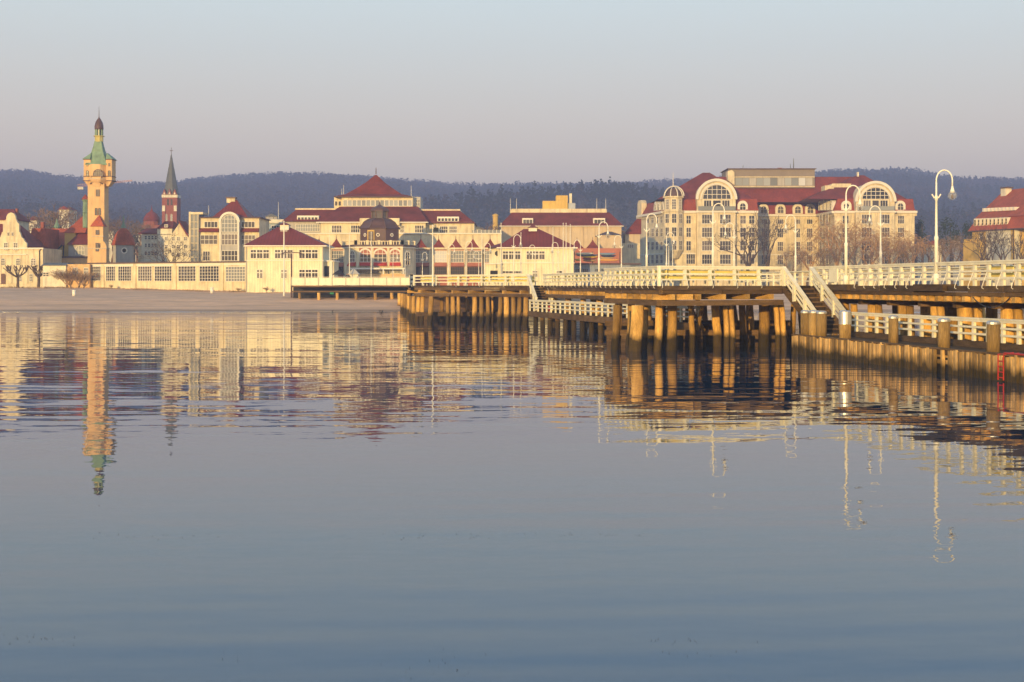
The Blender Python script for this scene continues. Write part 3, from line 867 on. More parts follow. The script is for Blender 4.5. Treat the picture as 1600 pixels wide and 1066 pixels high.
b.put(b.mb().frust(b.U(220, 6), b.U(254, 6), 5.5, 16, GZ, b.U(222, 6), b.U(254, 6), 5.6, 16, b.Z(352, 240, 6)), 'nave_wall', M['brick'])
b.put(b.mb().lathe([(2.6, b.Z(356, 236, 8)), (2.6, b.Z(346, 236, 8))], b.U(237, 9), 9, 12), 'dome_drum', M['brick'])
b.put(b.mb().lathe([(2.75, b.Z(346, 236, 8)), (2.5, b.Z(340, 236, 8)), (1.7, b.Z(334, 236, 8)), (0.5, b.Z(330, 236, 8)), (0.2, b.Z(327, 236, 8)), (0.04, b.Z(320, 236, 8))], b.U(237, 9), 9, 12), 'dome', M['tile'], smooth=True)

b = Bd('gabled_villa', 'white villa with red roofs and a cream gable behind a bare tree', 'villa', 216, 310)
b.box('wall', M['pale'], 221, 247, 364, None, 0, 9)
b.roof('roof', M['tile'], 220, 248, 364.5, 229, 246, 357, 0, 9)
b.box('wing_wall', M['pale'], 247.1, 296, 366, None, -0.8, 9)
b.put(b.mb().frust(b.U(246), b.U(272), -1.1, 9, b.Z(357.5), b.U(252), b.U(266), 3, 4, b.Z(345)), 'roof', M['tile'])
b.put(b.mb().box(b.U(247), b.U(270), -0.8, 8, b.Z(367), b.Z(357.6)), 'attic_wall', M['pale'])
b.put(b.mb().prism([(b.U(268), b.Z(369)), (b.U(293.5), b.Z(369)), (b.U(282), b.Z(349))], -0.95, 6), 'gable', M['cream'])
b.put(b.mb().prism([(b.U(281), b.Z(347.5)), (b.U(296), b.Z(371)), (b.U(296), b.Z(367.5)), (b.U(281), b.Z(344.5))], -1.3, 6), 'roof', M['tile'])
b.box('side_wing', M['cream'], 216, 221, 385, None, 0.5, 7)
for q in (368, 380, 392.5):
    for p in (226, 231.2, 236.4, 241.6): b.win(p, q, p + 3.6, q + 6.5, 1, 2)
    for p in (257, 268, 276, 287): b.win(p, q + 2, p + 5.5, q + 8.5, 2, 2, v=-0.8)
b.win(257, 350.8, 262.5, 355.5, 2, 1, v=-0.8)

b = Bd('sanatorium', 'cream hotel with a blue grey arched glass bay and red pyramid roof', 'hotel', 311, 292)
b.box('wall', M['cream'], 311, 405, 340.5, None, 0, 12)
b.put(b.mb().box(b.U(311) - 0.2, b.U(405) + 0.3, -0.5, 12, b.Z(341), b.Z(339.3)), 'roof_edge', M['roofdark'])
b.box('stair_tower', M['paneblue'], 298, 311, 335, None, -0.6, 4)
b.box('stair_tower_wall', M['cream'], 295, 298, 331, None, -0.8, 4)
b.box('stair_tower_cap', M['cream'], 295, 317, 331.5, 335, -0.85, 4)
for q in (347, 358, 369, 380, 391, 402): b.put(b.mb().box(b.U(298), b.U(311) + 0.05, -0.72, -0.55, b.Z(q + 0.5), b.Z(q - 0.3)), 'glazing_bar', M['cream'])
for p in (304.5, 310.6): b.put(b.mb().box(b.U(p) - 0.06, b.U(p) + 0.06, -0.74, -0.5, GZ, b.Z(335)), 'glazing_bar', M['cream'])
b.put(b.mb().frust(b.U(330), b.U(387), 0.5, 11, b.Z(340), b.U(358), b.U(362), 5, 6, b.Z(312, 360, 5)), 'roof', M['metalroof'])
b.box('louvre_cap', M['cream'], 354, 367, 310, 317, 4.5, 6.2)
b.box('cap_roof', M['plum'], 353, 368, 307.8, 310, 4.3, 6.4)
c0 = b.U(358.5, -1.8)
hw = b.U(374, -1.8) - c0
zs = b.Z(347.5, 358, -1.8)
b.put(b.mb().prism(arch_poly(c0 - hw, c0 + hw, GZ - 0.2, zs, 16), -1.8, 4), 'bay', M['grey'])
b.put(b.mb().ring(c0, zs, hw * 0.84, hw * 1.06, -2.1, -1.79, 0, PI, 18), 'bay_arch', M['trim'])
b.win(346, 335.5, 371.5, 363, 5, 4, arch=True, v=-1.82, pm=M['paneblue'])
b.win(346, 365.5, 371.5, 383, 5, 2, v=-1.82, pm=M['pane']); b.win(346, 391.5, 371.5, 408, 5, 2, v=-1.82, pm=M['pane'])
for s_ in (-0.92, 0.92): b.put(b.mb().box(c0 + hw * s_ - 0.14, c0 + hw * s_ + 0.14, -2.05, -1.79, GZ, zs), 'pier', M['trim'])
for p0, p1 in ((319, 340.5), (377, 398)):
    b.win(p0, 346, p1, 356, 4, 1); b.win(p0 - 6 if p0 < 350 else p0, 367.5, p1 if p0 < 350 else p1 + 1, 382, 4, 2)
b.win(317, 392, 328.5, 408, 3, 2)
for p0, p1 in ((312, 342), (376, 405)):
    b.put(b.mb().frust(b.U(p0), b.U(p1), -0.9, 0.05, b.Z(362.5), b.U(p0), b.U(p1), -0.1, 0.05, b.Z(356.8)), 'awning_roof', M['tile'])
mast(b, 'mast', 326, 321, 340, 5)

b = Bd('blue_office_block', 'low pale blue block between the sanatorium and the spa house', 'office block', 405, 320)
b.box('wall', mat('pale_blue', (0.36, 0.42, 0.46)), 405, 446, 349, None, 0, 10)
b.box('roof_slab', M['pale'], 404, 446, 347, 349, -0.4, 10)
b.box('upper_wall', M['pale'], 418, 446, 343, 347, 2, 9)
b.win(410, 352, 420, 362, 3, 2); b.win(424, 352, 440, 362, 4, 2)
mast(b, 'mast', 435, 316, 342, 4); mast(b, 'mast', 418, 344, 350, 3)

# ---------------------------------------------------------------- 5 the two beach pavilions
def pav(label, px0, px1, D, gz, pyE, rx0, rx1, pyR, group, ups, lows, belt, eave_px, cap, depth):
    b = Bd('beach_pavilion', label, 'pavilion', px0, D, gz=gz, group=group)
    b.box('wall', M['boards'], px0, px1, pyE, None, 0, depth)
    a, c = eave_px
    ov = 0.5
    vm = depth / 2
    q = b.mb().frust(b.U(a), b.U(c), -ov, depth + ov, b.Z(pyE), b.U(rx0, vm), b.U(rx1, vm), vm - 0.05, vm + 0.05, b.Z(pyR, px0, vm))
    b.put(q, 'roof', M['metalroof'])
    b.put(b.mb().box(b.U(a), b.U(c), -ov - 0.05, depth + ov, b.Z(pyE) - 0.2, b.Z(pyE) - 0.004), 'eaves_board', M['trim'])
    b.put(b.mb().box(b.U(px0) - 0.06, b.U(px1) + 0.06, -0.12, -0.003, b.Z(belt + 0.8), b.Z(belt - 0.8)), 'belt_course', M['trim'])
    for p0, q0, p1, q1, cc in ups + lows: 
        w_ = b.win(p0, q0, p1, q1, cc * 2 if q1 - q0 > 8 else cc, 1, bar=0.05)
        if q1 - q0 > 8:
            zt_ = b.Z(q0 + (q1 - q0) * 0.36)
            b.put(b.mb().box(b.U(p0), b.U(p1), -0.14, -0.02, zt_ - 0.07, zt_ + 0.07), 'transom', M['trim'])
            for i in range(1, cc):
                uu = b.U(p0) + (b.U(p1) - b.U(p0)) * i / cc
                b.put(b.mb().box(uu - 0.08, uu + 0.08, -0.15, -0.02, b.Z(q1), b.Z(q0)), 'mullion', M['trim'])
    cx0, cx1, cy0, cy1 = cap
    b.put(b.mb().box(b.U(cx0, vm - 1.2), b.U(cx1, vm - 1.2), vm - 1.2, vm + 0.8, b.Z(cy1, cx0, vm - 1.2), b.Z(cy0, cx0, vm - 1.2)), 'louvre', M['trim'])
    b.put(b.mb().frust(b.U(cx0 - 1.5, vm - 1.2), b.U(cx1 + 1.5, vm - 1.2), vm - 1.5, vm + 1.1, b.Z(cy0, cx0, vm - 1.2), b.U((cx0 + cx1) / 2 - 1, vm), b.U((cx0 + cx1) / 2 + 1, vm), vm - 0.4, vm, b.Z(cy0 - 4, cx0, vm)), 'louvre_roof', M['metalroof'])
    for s_ in (px0 + 0.6, px1 - 0.6):
        b.put(b.mb().tube([(b.U(s_), -0.1, b.gz - 0.1), (b.U(s_), -0.1, b.Z(pyE + 1))], 0.06, 5), 'downpipe', M['grey'])
    return b
b = pav('cream boarded beach pavilion with hipped red roof standing on the sand', 384.5, 505, 248, 2.55, 383.5, 434, 452, 355, 'hip roofed beach pavilions',
        [(391, 390, 421, 404.5, 3), (429, 390, 458.5, 404.5, 3), (467, 390, 497, 404.5, 3)],
        [(401, 421, 411, 435.5, 2), (439, 421, 448.5, 435.5, 2), (467, 421, 497, 435.5, 3)], 407.3, (381, 511), (437.5, 451, 351.5, 359.5), 10)
b.box('porch', M['boards'], 505.2, 522, 408, None, 1.5, 8)
b.box('porch_roof', M['trim'], 504, 523, 407, 409, 1.1, 8.2)
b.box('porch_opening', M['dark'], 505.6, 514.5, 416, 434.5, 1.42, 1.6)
b.box('porch_column', M['trim'], 515.5, 519, 409, None, 1.2, 1.7)
b = pav('cream boarded beach pavilion with hipped red roof behind the pier stairs', 783, 897, 243, 2.6, 386.5, 818, 842, 358, 'hip roofed beach pavilions',
        [(785, 392, 814, 406, 3), (822, 392, 852, 406, 3)],
        [(784.5, 423, 816, 428, 6), (831.5, 423, 840.5, 433.5, 2), (869, 423, 879, 427.5, 2)], 411, (776, 902.5), (826, 839, 356, 361.5), 10)
b.put(b.mb().plan([(b.U(764, 1.5), 3.0), (b.U(783, 0.05), 0.05), (b.U(783, 0.05), 10), (b.U(764, 1.5), 10)], b.gz - 0.3, b.Z(386.8)), 'corner_wall', M['boards'])
b.put(b.mb().frust(b.U(762, 1.5), b.U(785, 0.05), 0.0, 10, b.Z(386.6), b.U(783, 3), b.U(785, 3), 3, 10, b.Z(379)), 'roof', M['metalroof'])
b.box('porch', M['boards'], 757, 782, 412.5, None, -0.8, 4)
b.box('porch_roof', M['trim'], 756, 783, 411.5, 413.2, -1.1, 4)
b.box('porch_opening', M['dark'], 766, 777.5, 423, 438, -0.86, -0.7)
b.put(b.mb().prism([(b.U(777) + 0.42 * math.cos(t * PI / 4 + PI / 8), b.Z(396) + 0.42 * math.sin(t * PI / 4 + PI / 8)) for t in range(8)], 0.9, 1.7), 'round_window', M['pane'])

# ---------------------------------------------------------------- 6 spa house
b = Bd('spa_house', 'large cream spa house with a red pyramid roof above a glazed clerestory', 'spa house', 501, 300)
b.box('wall', M['cream'], 501, 665, 346, None, 0, 26)
b.put(b.mb().frust(b.U(495), b.U(669), -0.9, 26, b.Z(347), b.U(531, 8), b.U(653, 8), 8, 24, b.Z(323, 590, 8)), 'roof', M['tile'])
b.put(b.mb().box(b.U(495) - 0.02, b.U(669) + 0.02, -0.95, 26, b.Z(348.5), b.Z(347.02)), 'eaves_board', M['trim'])
b.box('clerestory', M['cream'], 534, 645, 307, 325, 9, 22)
n = 15
for i in range(n):
    p0 = 536 + i * (108 / n)
    b.win(p0 + 0.1, 312.5, p0 + 108 / n - 0.2, 322.5, 1, 1, v=9, pm=M['paneblue'])
b.box('clerestory_annex', M['cream'], 522, 534, 308.5, 325, 11, 20)
for i in range(2): b.win(523 + i * 5.6, 314.5, 528 + i * 5.6, 322, 1, 1, v=11)
b.box('clerestory_annex', M['grey'], 645, 657, 307.8, 326, 11, 20)
for i in range(3): b.win(646 + i * 3.5, 312, 649 + i * 3.5, 322, 1, 2, v=11, pm=M['paneblue'])
u0, u1, vm = b.U(529, 8.5), b.U(650, 8.5), 15.5
ua = b.U(587.5, vm)
prof = [(1.0, 307), (0.72, 302.5), (0.48, 294), (0.25, 284), (0.02, 271)]
vs, fs = [], []
for k, (f, py) in enumerate(prof):
    zz = b.Z(py, 588, 8.5 if k < 2 else 11)
    for a_, c_ in ((-1, -1), (1, -1), (1, 1), (-1, 1)):
        vs.append((ua + a_ * (u1 - u0) / 2 * f, vm + c_ * 7.4 * f, zz))
for k in range(len(prof) - 1):
    for i in range(4):
        fs.append((4 * k + i, 4 * k + (i + 1) % 4, 4 * k + 4 + (i + 1) % 4, 4 * k + 4 + i))
fs += [(3, 2, 1, 0), tuple(range(4 * len(prof) - 4, 4 * len(prof)))]
b.put(b.mb().add(vs, fs), 'pyramid_roof', M['tile'])
b.put(b.mb().box(ua - (u1 - u0) / 2, ua + (u1 - u0) / 2, 8.1, 22.9, b.Z(308.3, 588, 8.5), b.Z(307.05, 588, 8.5)), 'eaves_board', M['roofdark'])
mast(b, 'finial', 587.6, 262, 272, vm - 3, 0.12, M['plum'])
mast(b, 'mast', 537, 289, 308, 11); mast(b, 'mast', 642.5, 290, 307, 11); mast(b, 'mast', 534, 295, 308, 11)
# wings
b.box('left_wing_wall', M['grey'], 444, 501, 345, None, 3, 20)  # grey plaster puts the shadow on this wing into its colour
b.put(b.mb().frust(b.U(440, 2), b.U(530, 2), 2.2, 20, b.Z(346, 470, 2), b.U(463, 8), b.U(535, 8), 8, 18, b.Z(327.5, 490, 8)), 'left_wing_roof', M['tile'])
b.put(b.mb().box(b.U(461, 8), b.U(533, 8), 7.9, 18, b.Z(328.4, 490, 8) + 0.05, b.Z(325.6, 490, 8)), 'ridge_parapet', M['cream'])
b.box('right_wing_wall', M['cream'], 665, 741, 347, None, 2, 20)
b.put(b.mb().frust(b.U(655, 1.5), b.U(743, 1.5), 1.4, 20, b.Z(349, 700, 1.5), b.U(650, 8), b.U(718, 8), 8, 18, b.Z(329, 690, 8)), 'right_wing_roof', M['tile'])
b.put(b.mb().box(b.U(653, 8), b.U(719, 8), 7.9, 18, b.Z(330, 690, 8) + 0.05, b.Z(327, 690, 8)), 'ridge_parapet', M['cream'])
for p0, p1, q0, q1, v in ((464, 498, 337, 346, 3.2), (683, 717, 338.7, 347.5, 2.4)):
    dm = b.box('dormer', M['trim'], p0, p1, q0, q1, v, v + 4)
    for i in range(6):
        wd = (p1 - p0 - 2) / 6
        b.win(p0 + 1 + i * wd, q0 + 2.0, p0 + 1 + i * wd + wd - 0.8, q1 - 1.2, 1, 1, v=v - 0.003, pm=M['panedark'])
b.win(462, 350, 500, 362, 10, 2, v=3, pm=M['paneblue'], bar=0.07)
for p0, p1 in ((518, 534), (548, 562), (624, 632), (648, 662)): b.win(p0, 352, p1, 364, 4, 2)
for i in range(2): b.win(687 + i * 14.5, 353.5, 700 + i * 14.5, 364.5, 4, 2, v=2)
b.box('dormer', M['cream'], 562, 624, 341, 352, -1.2, 6)
b.box('terrace_wall', M['cream'], 478, 783, 364.5, None, -7, -0.05)
b.put(b.mb().box(b.U(477, -7), b.U(784, -7), -7.3, -6.7, b.Z(366, 630, -7), b.Z(364.3, 630, -7)), 'coping', M['trim'])
b.box('terrace_rail', M['paneblue'], 738, 784, 359.5, 364.2, -6.5, -6.4)
for p in range(740, 784, 6): b.put(b.mb().box(b.U(p, -6.6) - 0.05, b.U(p, -6.6) + 0.05, -6.62, -6.52, b.Z(364.3, p, -6.6), b.Z(359, p, -6.6)), 'rail_post', M['trim'])

# ---------------------------------------------------------------- 7 rotunda and arcade
b = Bd('rotunda', 'domed rotunda with dark copper drum, balustrade and arched windows over red awnings', 'rotunda', 538, 270)
uL, uR = b.U(538, 4), b.U(646, 4)
pA, pB = b.U(556.5), b.U(628)
plan = [(uL, 4), (pA, 0), (pB, 0), (uR, 4), (uR, 11), (uL, 11)]
zr = lambda py: b.Z(py, 592)
b.put(b.mb().plan(plan, GZ - 0.3, zr(385)), 'wall', M['cream'])
def grow(pl, g):
    cx, cy = sum(p[0] for p in pl) / len(pl), sum(p[1] for p in pl) / len(pl)
    return [(cx + (x - cx) * (1 + g / 6), cy + (y - cy) * (1 + g / 5)) for x, y in pl]
b.put(b.mb().plan(grow(plan, 0.45), zr(385) + 0.004, zr(382.5)), 'cornice', M['plum'])
b.put(b.mb().plan(grow(plan, 0.3), zr(387.5), zr(385.6)), 'moulding', M['trim'])
def balustrade(q0, q1, n):
    (x0, y0), (x1, y1) = q0, q1
    L2 = math.hypot(x1 - x0, y1 - y0)
    for i in range(n + 1):
        t = i / n
        big = i % 4 == 0
        r = 0.24 if big else 0.085
        b.put(b.mb().box(x0 + (x1 - x0) * t - r, x0 + (x1 - x0) * t + r, y0 + (y1 - y0) * t - r, y0 + (y1 - y0) * t + r, zr(382.4), zr(375.6 if big else 377.6)), 'baluster', M['cream'])
    dx, dy = (x1 - x0) / L2, (y1 - y0) / L2
    b.put(b.mb().plan([(x0 + dy * 0.1, y0 - dx * 0.1), (x1 + dy * 0.1, y1 - dx * 0.1), (x1 - dy * 0.1, y1 + dx * 0.1), (x0 - dy * 0.1, y0 + dx * 0.1)], zr(377.6), zr(376.4)), 'balustrade_rail', M['cream'])
g1 = grow(plan, 0.1)
balustrade(g1[0], g1[1], 8); balustrade(g1[1], g1[2], 16); balustrade(g1[2], g1[3], 8)
cu, cv = b.U(593, 5), 5.2
zd = lambda py: b.Z(py, 593, cv)
R8 = (b.U(625, cv) - b.U(562, cv)) / 2
b.put(b.mb().lathe([(R8 * 1.0, zr(382)), (R8 * 1.0, zd(358.5)), (R8 * 1.06, zd(358)), (R8 * 1.06, zd(357.3))], cu, cv, 8, PI / 8), 'drum', M['plum'])
b.put(b.mb().lathe([(R8 * 1.07, zd(357.5)), (R8 * 0.92, zd(353)), (R8 * 0.8, zd(347.5)), (R8 * 0.6, zd(343.5)), (R8 * 0.40, zd(341.5))], cu, cv, 8, PI / 8), 'dome', M['slate'] if False else M['plum'])
for k in range(8):
    a = PI / 8 + k * PI / 4
    pts = [(cu + R8 * f * math.cos(a), cv + R8 * f * math.sin(a), zd(q)) for f, q in ((1.08, 357.3), (0.93, 352.8), (0.81, 347.3), (0.61, 343.3), (0.42, 341.4))]
    b.put(b.mb().tube(pts, 0.09, 5), 'dome_rib', M['roofdark'])
b.put(b.mb().lathe([(R8 * 0.38, zd(342)), (R8 * 0.38, zd(330))], cu, cv, 8, PI / 8), 'lantern', M['pane'])
for k in range(8):
    a = PI / 8 + k * PI / 4
    b.put(b.mb().box(cu + R8 * 0.41 * math.cos(a) - 0.1, cu + R8 * 0.41 * math.cos(a) + 0.1, cv + R8 * 0.41 * math.sin(a) - 0.1, cv + R8 * 0.41 * math.sin(a) + 0.1, zd(342), zd(330.5)), 'lantern_post', M['plum'])
b.put(b.mb().lathe([(R8 * 0.50, zd(330.6)), (R8 * 0.50, zd(329)), (R8 * 0.42, zd(325.5)), (R8 * 0.2, zd(322.5)), (0.1, zd(320)), (0.16, zd(319)), (0.03, zd(315))], cu, cv, 8, PI / 8), 'lantern_cap', M['plum'])
for k in (5, 6, 4, 7):
    a = k * PI / 4 - PI / 2 + PI / 4
faces = [b.face(0, 1, 1, 1)] * 0
for q0, q1, n_ in ((4, 5, 1), (5, 6, 1), (6, 7, 1)):
    a0, a1 = PI / 8 + q0 * PI / 4, PI / 8 + q1 * PI / 4
    mx_, my_ = (math.cos(a0) + math.cos(a1)) / 2, (math.sin(a0) + math.sin(a1)) / 2
    m_ = MB(Frame(*b.fr.p(cu + mx_ * R8, cv + my_ * R8, 0)[:2], math.atan2(math.sin(a1) - math.sin(a0), math.cos(a1) - math.cos(a0))))
    m_.ring(0, zd(368), 0.2, 0.33, -0.1, 0.02, 0, 2 * PI, 10)
    b.put(m_, 'round_window', M['trim'])
b.box('drum_window', M['ochre'], 574, 585, 359.5, 375, 1.55, 2.2)
b.win(575.5, 362, 583.5, 375, 2, 2, v=1.54, fm=M['plum'], pm=M['pane'])
for p0, p1 in ((562, 579.5), (584, 604.5), (609, 626)):
    wn_ = b.win(p0, 389.5, p1, 410, 3, 3, arch=True, v=-0.01)
    c_ = b.U((p0 + p1) / 2); r_ = (b.U(p1) - b.U(p0)) / 2
    b.put(b.mb().frust(b.U(p0), b.U(p1), -0.75, 0, b.Z(415.5), b.U(p0), b.U(p1), -0.12, 0, b.Z(409.5)), 'awning', M['awning'])
    b.put(b.mb().ring(c_, b.Z(389.5) - r_, r_, r_ + 0.2, -0.17, 0.0, 0, PI, 14), 'arch_moulding', M['trim'])
    b.put(b.mb().box(b.U(p0) - 0.25, b.U(p1) + 0.25, -0.06, -0.003, b.Z(398.0), b.Z(387.8)), 'brick_panel', M['brickband'])
for p in (559.5, 581.8, 606.8, 627.5): b.put(b.mb().box(b.U(p) - 0.22, b.U(p) + 0.22, -0.2, -0.004, b.Z(418), b.Z(386)), 'pilaster', M['cream'])
fl = b.face(538, 274, 556.5, 270); frr = b.face(628, 270, 646, 274)
fl.win(546.5, 391, 555.5, 410, 2, 3, arch=True, pm=M['pane']); frr.win(633, 391, 640, 415, 2, 3, arch=True)
fl.put(fl.mb().frust(fl.U(546), fl.U(556), -0.6, 0, fl.Z(416, 550), fl.U(546), fl.U(556), -0.1, 0, fl.Z(410, 550)), 'awning', M['awning'])
b.box('terrace_canopy', M['trim'], 547, 632, 418.5, 421, -2.4, -0.03)
for i in range(5):
    p0 = 558 + i * 14.3
    b.win(p0, 422, p0 + 12.5, 427.5, 6, 1, v=-0.02, pm=M['panedark'])
b.box('terrace_wall', M['peach'], 548, 634, 428.5, None, -2.6, -2.2)
for p in (550, 599, 630): b.put(b.mb().box(b.U(p, -2.4) - 0.1, b.U(p, -2.4) + 0.1, -2.5, -2.3, GZ, b.Z(420.9, p, -2.4)), 'canopy_post', M['trim'])

def arcade(label, pxa, pxb, cols, tents, D):
    b = Bd('arcade', label, 'arcade', pxa, D)
    b.box('wall', M['brickband'], pxa, pxb, 389, None, 0.25, 7)
    b.box('beam', M['cream'], pxa, pxb, 387, 389.8, -0.2, 7)
    for i, (p0, p1) in enumerate(cols):
        b.win(p0, 392, p1, 410.3, 5, 3, v=0.24, pm=M['paneblue'], fm=M['trim'], bar=0.06)
        b.win(p0, 417, p1, 429, 6, 2, v=0.24, pm=M['panedark'], fm=M['roofdark'], bar=0.05)
        b.put(b.mb().frust(b.U(p0), b.U(p1), -0.5, 0.24, b.Z(416), b.U(p0), b.U(p1), 0.0, 0.24, b.Z(411)), 'awning', M['brickband'])
    xs = sorted({round(p, 1) for c in cols for p in (c[0] - 1.6, c[1] + 1.6)})
    for p in xs:
        if pxa < p < pxb: b.put(b.mb().box(b.U(p) - 0.2, b.U(p) + 0.2, -0.15, 0.23, GZ - 0.2, b.Z(389.9)), 'column', M['cream'])
    for t in tents:
        pyramid(b, 'tent_roof', M['tile'], t, 372.5, 387.2, 1.2, 1.8, 0.35)
        mast(b, 'finial', t, 367.5, 373, 1.8, 0.06, M['plum'])
    return b
arcade('glazed arcade with small red tent roofs, on the pavilion side of the rotunda', 496, 541, [(500, 512), (518, 537)], [498.5, 525.7], 283)
arcade('long glazed arcade with pointed red tent roofs, on the pier side of the rotunda', 644, 790, [(647, 671), (678.5, 698.5), (704, 725.5), (730, 752.5), (757, 776)], [657.6, 685.5, 712.3, 739, 766], 283)

# ---------------------------------------------------------------- 8 hall behind the right pavilion, boat shed
b = Bd('concert_hall', 'wide cream hall with a red mansard roof and a yellow rooftop block', 'hall', 781, 330)
b.box('wall', M['sand_stone'], 783, 971, 352, None, 0, 22)
b.put(b.mb().frust(b.U(780), b.U(974), -0.6, 22, b.Z(353), b.U(800, 6), b.U(952, 6), 6, 20, b.Z(332, 870, 6)), 'roof', M['tile'])
b.put(b.mb().box(b.U(780) - 0.02, b.U(974) + 0.02, -0.65, 22, b.Z(354.2), b.Z(353.02)), 'eaves_board', M['trim'])
b.put(b.mb().box(b.U(797, 6), b.U(948, 6), 5.9, 20, b.Z(333, 870, 6), b.Z(326.4, 870, 6)), 'parapet', M['cream'])
for p0, p1 in ((816, 833), (927, 945.5)):
    b.box('dormer', M['trim'], p0, p1, 341, 353, 0.6, 6)
    b.win(p0 + 1, 343, p1 - 1, 351.5, 3, 1, v=0.6)
b.box('rooftop_block', M['ochre'], 848, 887, 314, 327, 9, 15)
b.box('rooftop_block', M['ochre'], 869, 887.2, 305.5, 315, 9.2, 15)
b.box('chimney', M['pale'], 889.5, 893.5, 302.5, 320, 10, 11)
b.box('plant_box', mat('pale_zinc', (0.4, 0.42, 0.45)), 888, 899, 317.5, 327, 9.5, 14)
for p in (797.5, 807, 932.5, 946.5): mast(b, 'mast', p, 310, 328, 5.5)
for i in range(9): b.put(b.mb().tube([(b.U(800 + i * 18.5), -0.1, b.Z(388)), (b.U(800 + i * 18.5), -0.1, b.Z(355))], 0.07, 5), 'downpipe', M['sand_stone'])
b.box('front_block', M['sand_stone'], 936, 970, 367.5, None, -9, -0.05)
b.put(b.mb().frust(b.U(933, -9), b.U(972, -9), -9.3, -0.1, b.Z(367.5, 950, -9), b.U(948, -6), b.U(956, -6), -5, -4, b.Z(361.8, 950, -6)), 'block_roof', M['roofdark'])
for t in (901.5, 926): 
    pyramid(b, 'tent_roof', M['tile'], t, 374.5, 388.5, 1.4, -14, 0.3)
    mast(b, 'finial', t, 370.5, 375.5, -14, 0.06, M['plum'])
b.box('arcade_beam', M['brickband'], 890, 972, 388, 411, -16, -11)

b = Bd('boat_shed', 'low blue grey shed with boats racked above it and small dark windows', 'shed', 896, 252)
b.box('wall', M['blue'], 896, 985, 413.5, None, 0, 5)
b.box('roof', M['roofdark'], 895, 1002, 411.5, 413.5, -0.5, 5)
for p0, p1 in ((898, 909), (909.5, 919.5), (929.5, 937), (938, 945)): b.win(p0, 419, p1, 426, 3, 1, pm=M['panedark'], fm=M['blue'])
for p in (897.5, 926, 969): b.put(b.mb().box(b.U(p, 1.2) - 0.08, b.U(p, 1.2) + 0.08, 1.5, 1.9, b.Z(411.3), b.Z(393)), 'rack_post', M['roofdark'])
kay = [(898, 928, 396.7, 'cream', (0.7, 0.6, 0.4), 'cream boat on the top rack above the shed, nearest the pavilion'), (898, 936, 399.2, 'slate', (0.09, 0.11, 0.14), 'long dark slate boat on the shed rack under the cream one'),
       (909, 934, 401.8, 'yellow', (0.7, 0.42, 0.03), 'bright yellow boat in the middle of the shed rack'), (935, 962, 397.2, 'blue', (0.16, 0.24, 0.32), 'grey blue boat on the top rack away from the pavilion'),
       (938, 963, 400.4, 'navy', (0.03, 0.035, 0.08), 'navy boat racked just below the grey blue boat'), (909, 933, 404.4, 'maroon', (0.20, 0.05, 0.06), 'maroon boat racked under the yellow one'),
       (936, 959, 403.6, 'tan', (0.45, 0.30, 0.14), 'tan boat racked below the navy one'), (898, 908, 406.2, 'gold', (0.65, 0.45, 0.08), 'short golden yellow boat low on the rack beside the pavilion'),
       (910, 933, 407.4, 'brown', (0.36, 0.22, 0.10), 'brown boat on the lowest rack above the shed roof'), (934, 968, 406.6, 'orange', (0.68, 0.34, 0.08), 'orange yellow boat on the lowest rack, farthest from the pavilion')]
for p0, p1, py, nm, c, lab in kay:
    D = 252.9
    x0, x1, zz = wx(p0, D), wx(p1, D), wz(py, D)
    m_ = MB()
    ls = np.linspace(0, 1, 9)
    vs, fs = [], []
    for t in ls:
        wv = 0.02 + 0.26 * math.sin(PI * t) ** 0.6
        hh = 0.02 + 0.17 * math.sin(PI * t) ** 0.4
        for k in range(8):
            a = 2 * PI * k / 8
            vs.append((x0 + (x1 - x0) * t, D + wv * math.cos(a), zz + hh * math.sin(a) + 0.12 * (2 * t - 1) ** 4))
    for j in range(8):
        for k in range(8):
            fs.append((8 * j + k, 8 * j + (k + 1) % 8, 8 * j + 8 + (k + 1) % 8, 8 * j + 8 + k))
    m_.add(vs, fs + [tuple(range(7, -1, -1)), tuple(range(64, 72))])
    o = m_.build('boat', mat(nm + '_hull', c, rough=0.4), None, True, origin=(x0, D, zz))
    tag(o, lab, 'boat', 'boats on the shed rack')

b = Bd('hotel_annex', 'small cream annex with a steep red roof against the grand hotel', 'annex', 968, 335)
b.box('wall', M['cream'], 972, 1000, 380, None, 0, 8)
b.box('upper_wall', M['sand_stone'], 977, 1000, 365, 380, 1.5, 8)
b.put(b.mb().frust(b.U(977, 1.5), b.U(1002, 1.5), 1.2, 9, b.Z(366, 985, 1.5), b.U(995, 4), b.U(1002, 4), 4, 5, b.Z(342, 985, 3)), 'roof', M['tile'])
b.win(980, 381.5, 990, 388, 3, 1)
# ---------------------------------------------------------------- 9 grand hotel
b = Bd('grand_hotel', 'large cream seaside hotel with two arched gables, a corner turret and red mansard roofs', 'hotel', 1068, 370)
fr = b.fr
ZC = b.Z(330)                                    # cornice height
zc0 = lambda py, v=0: b.Z(py, 1200, v)
CV = 19.0                                        # how far the middle front stands back
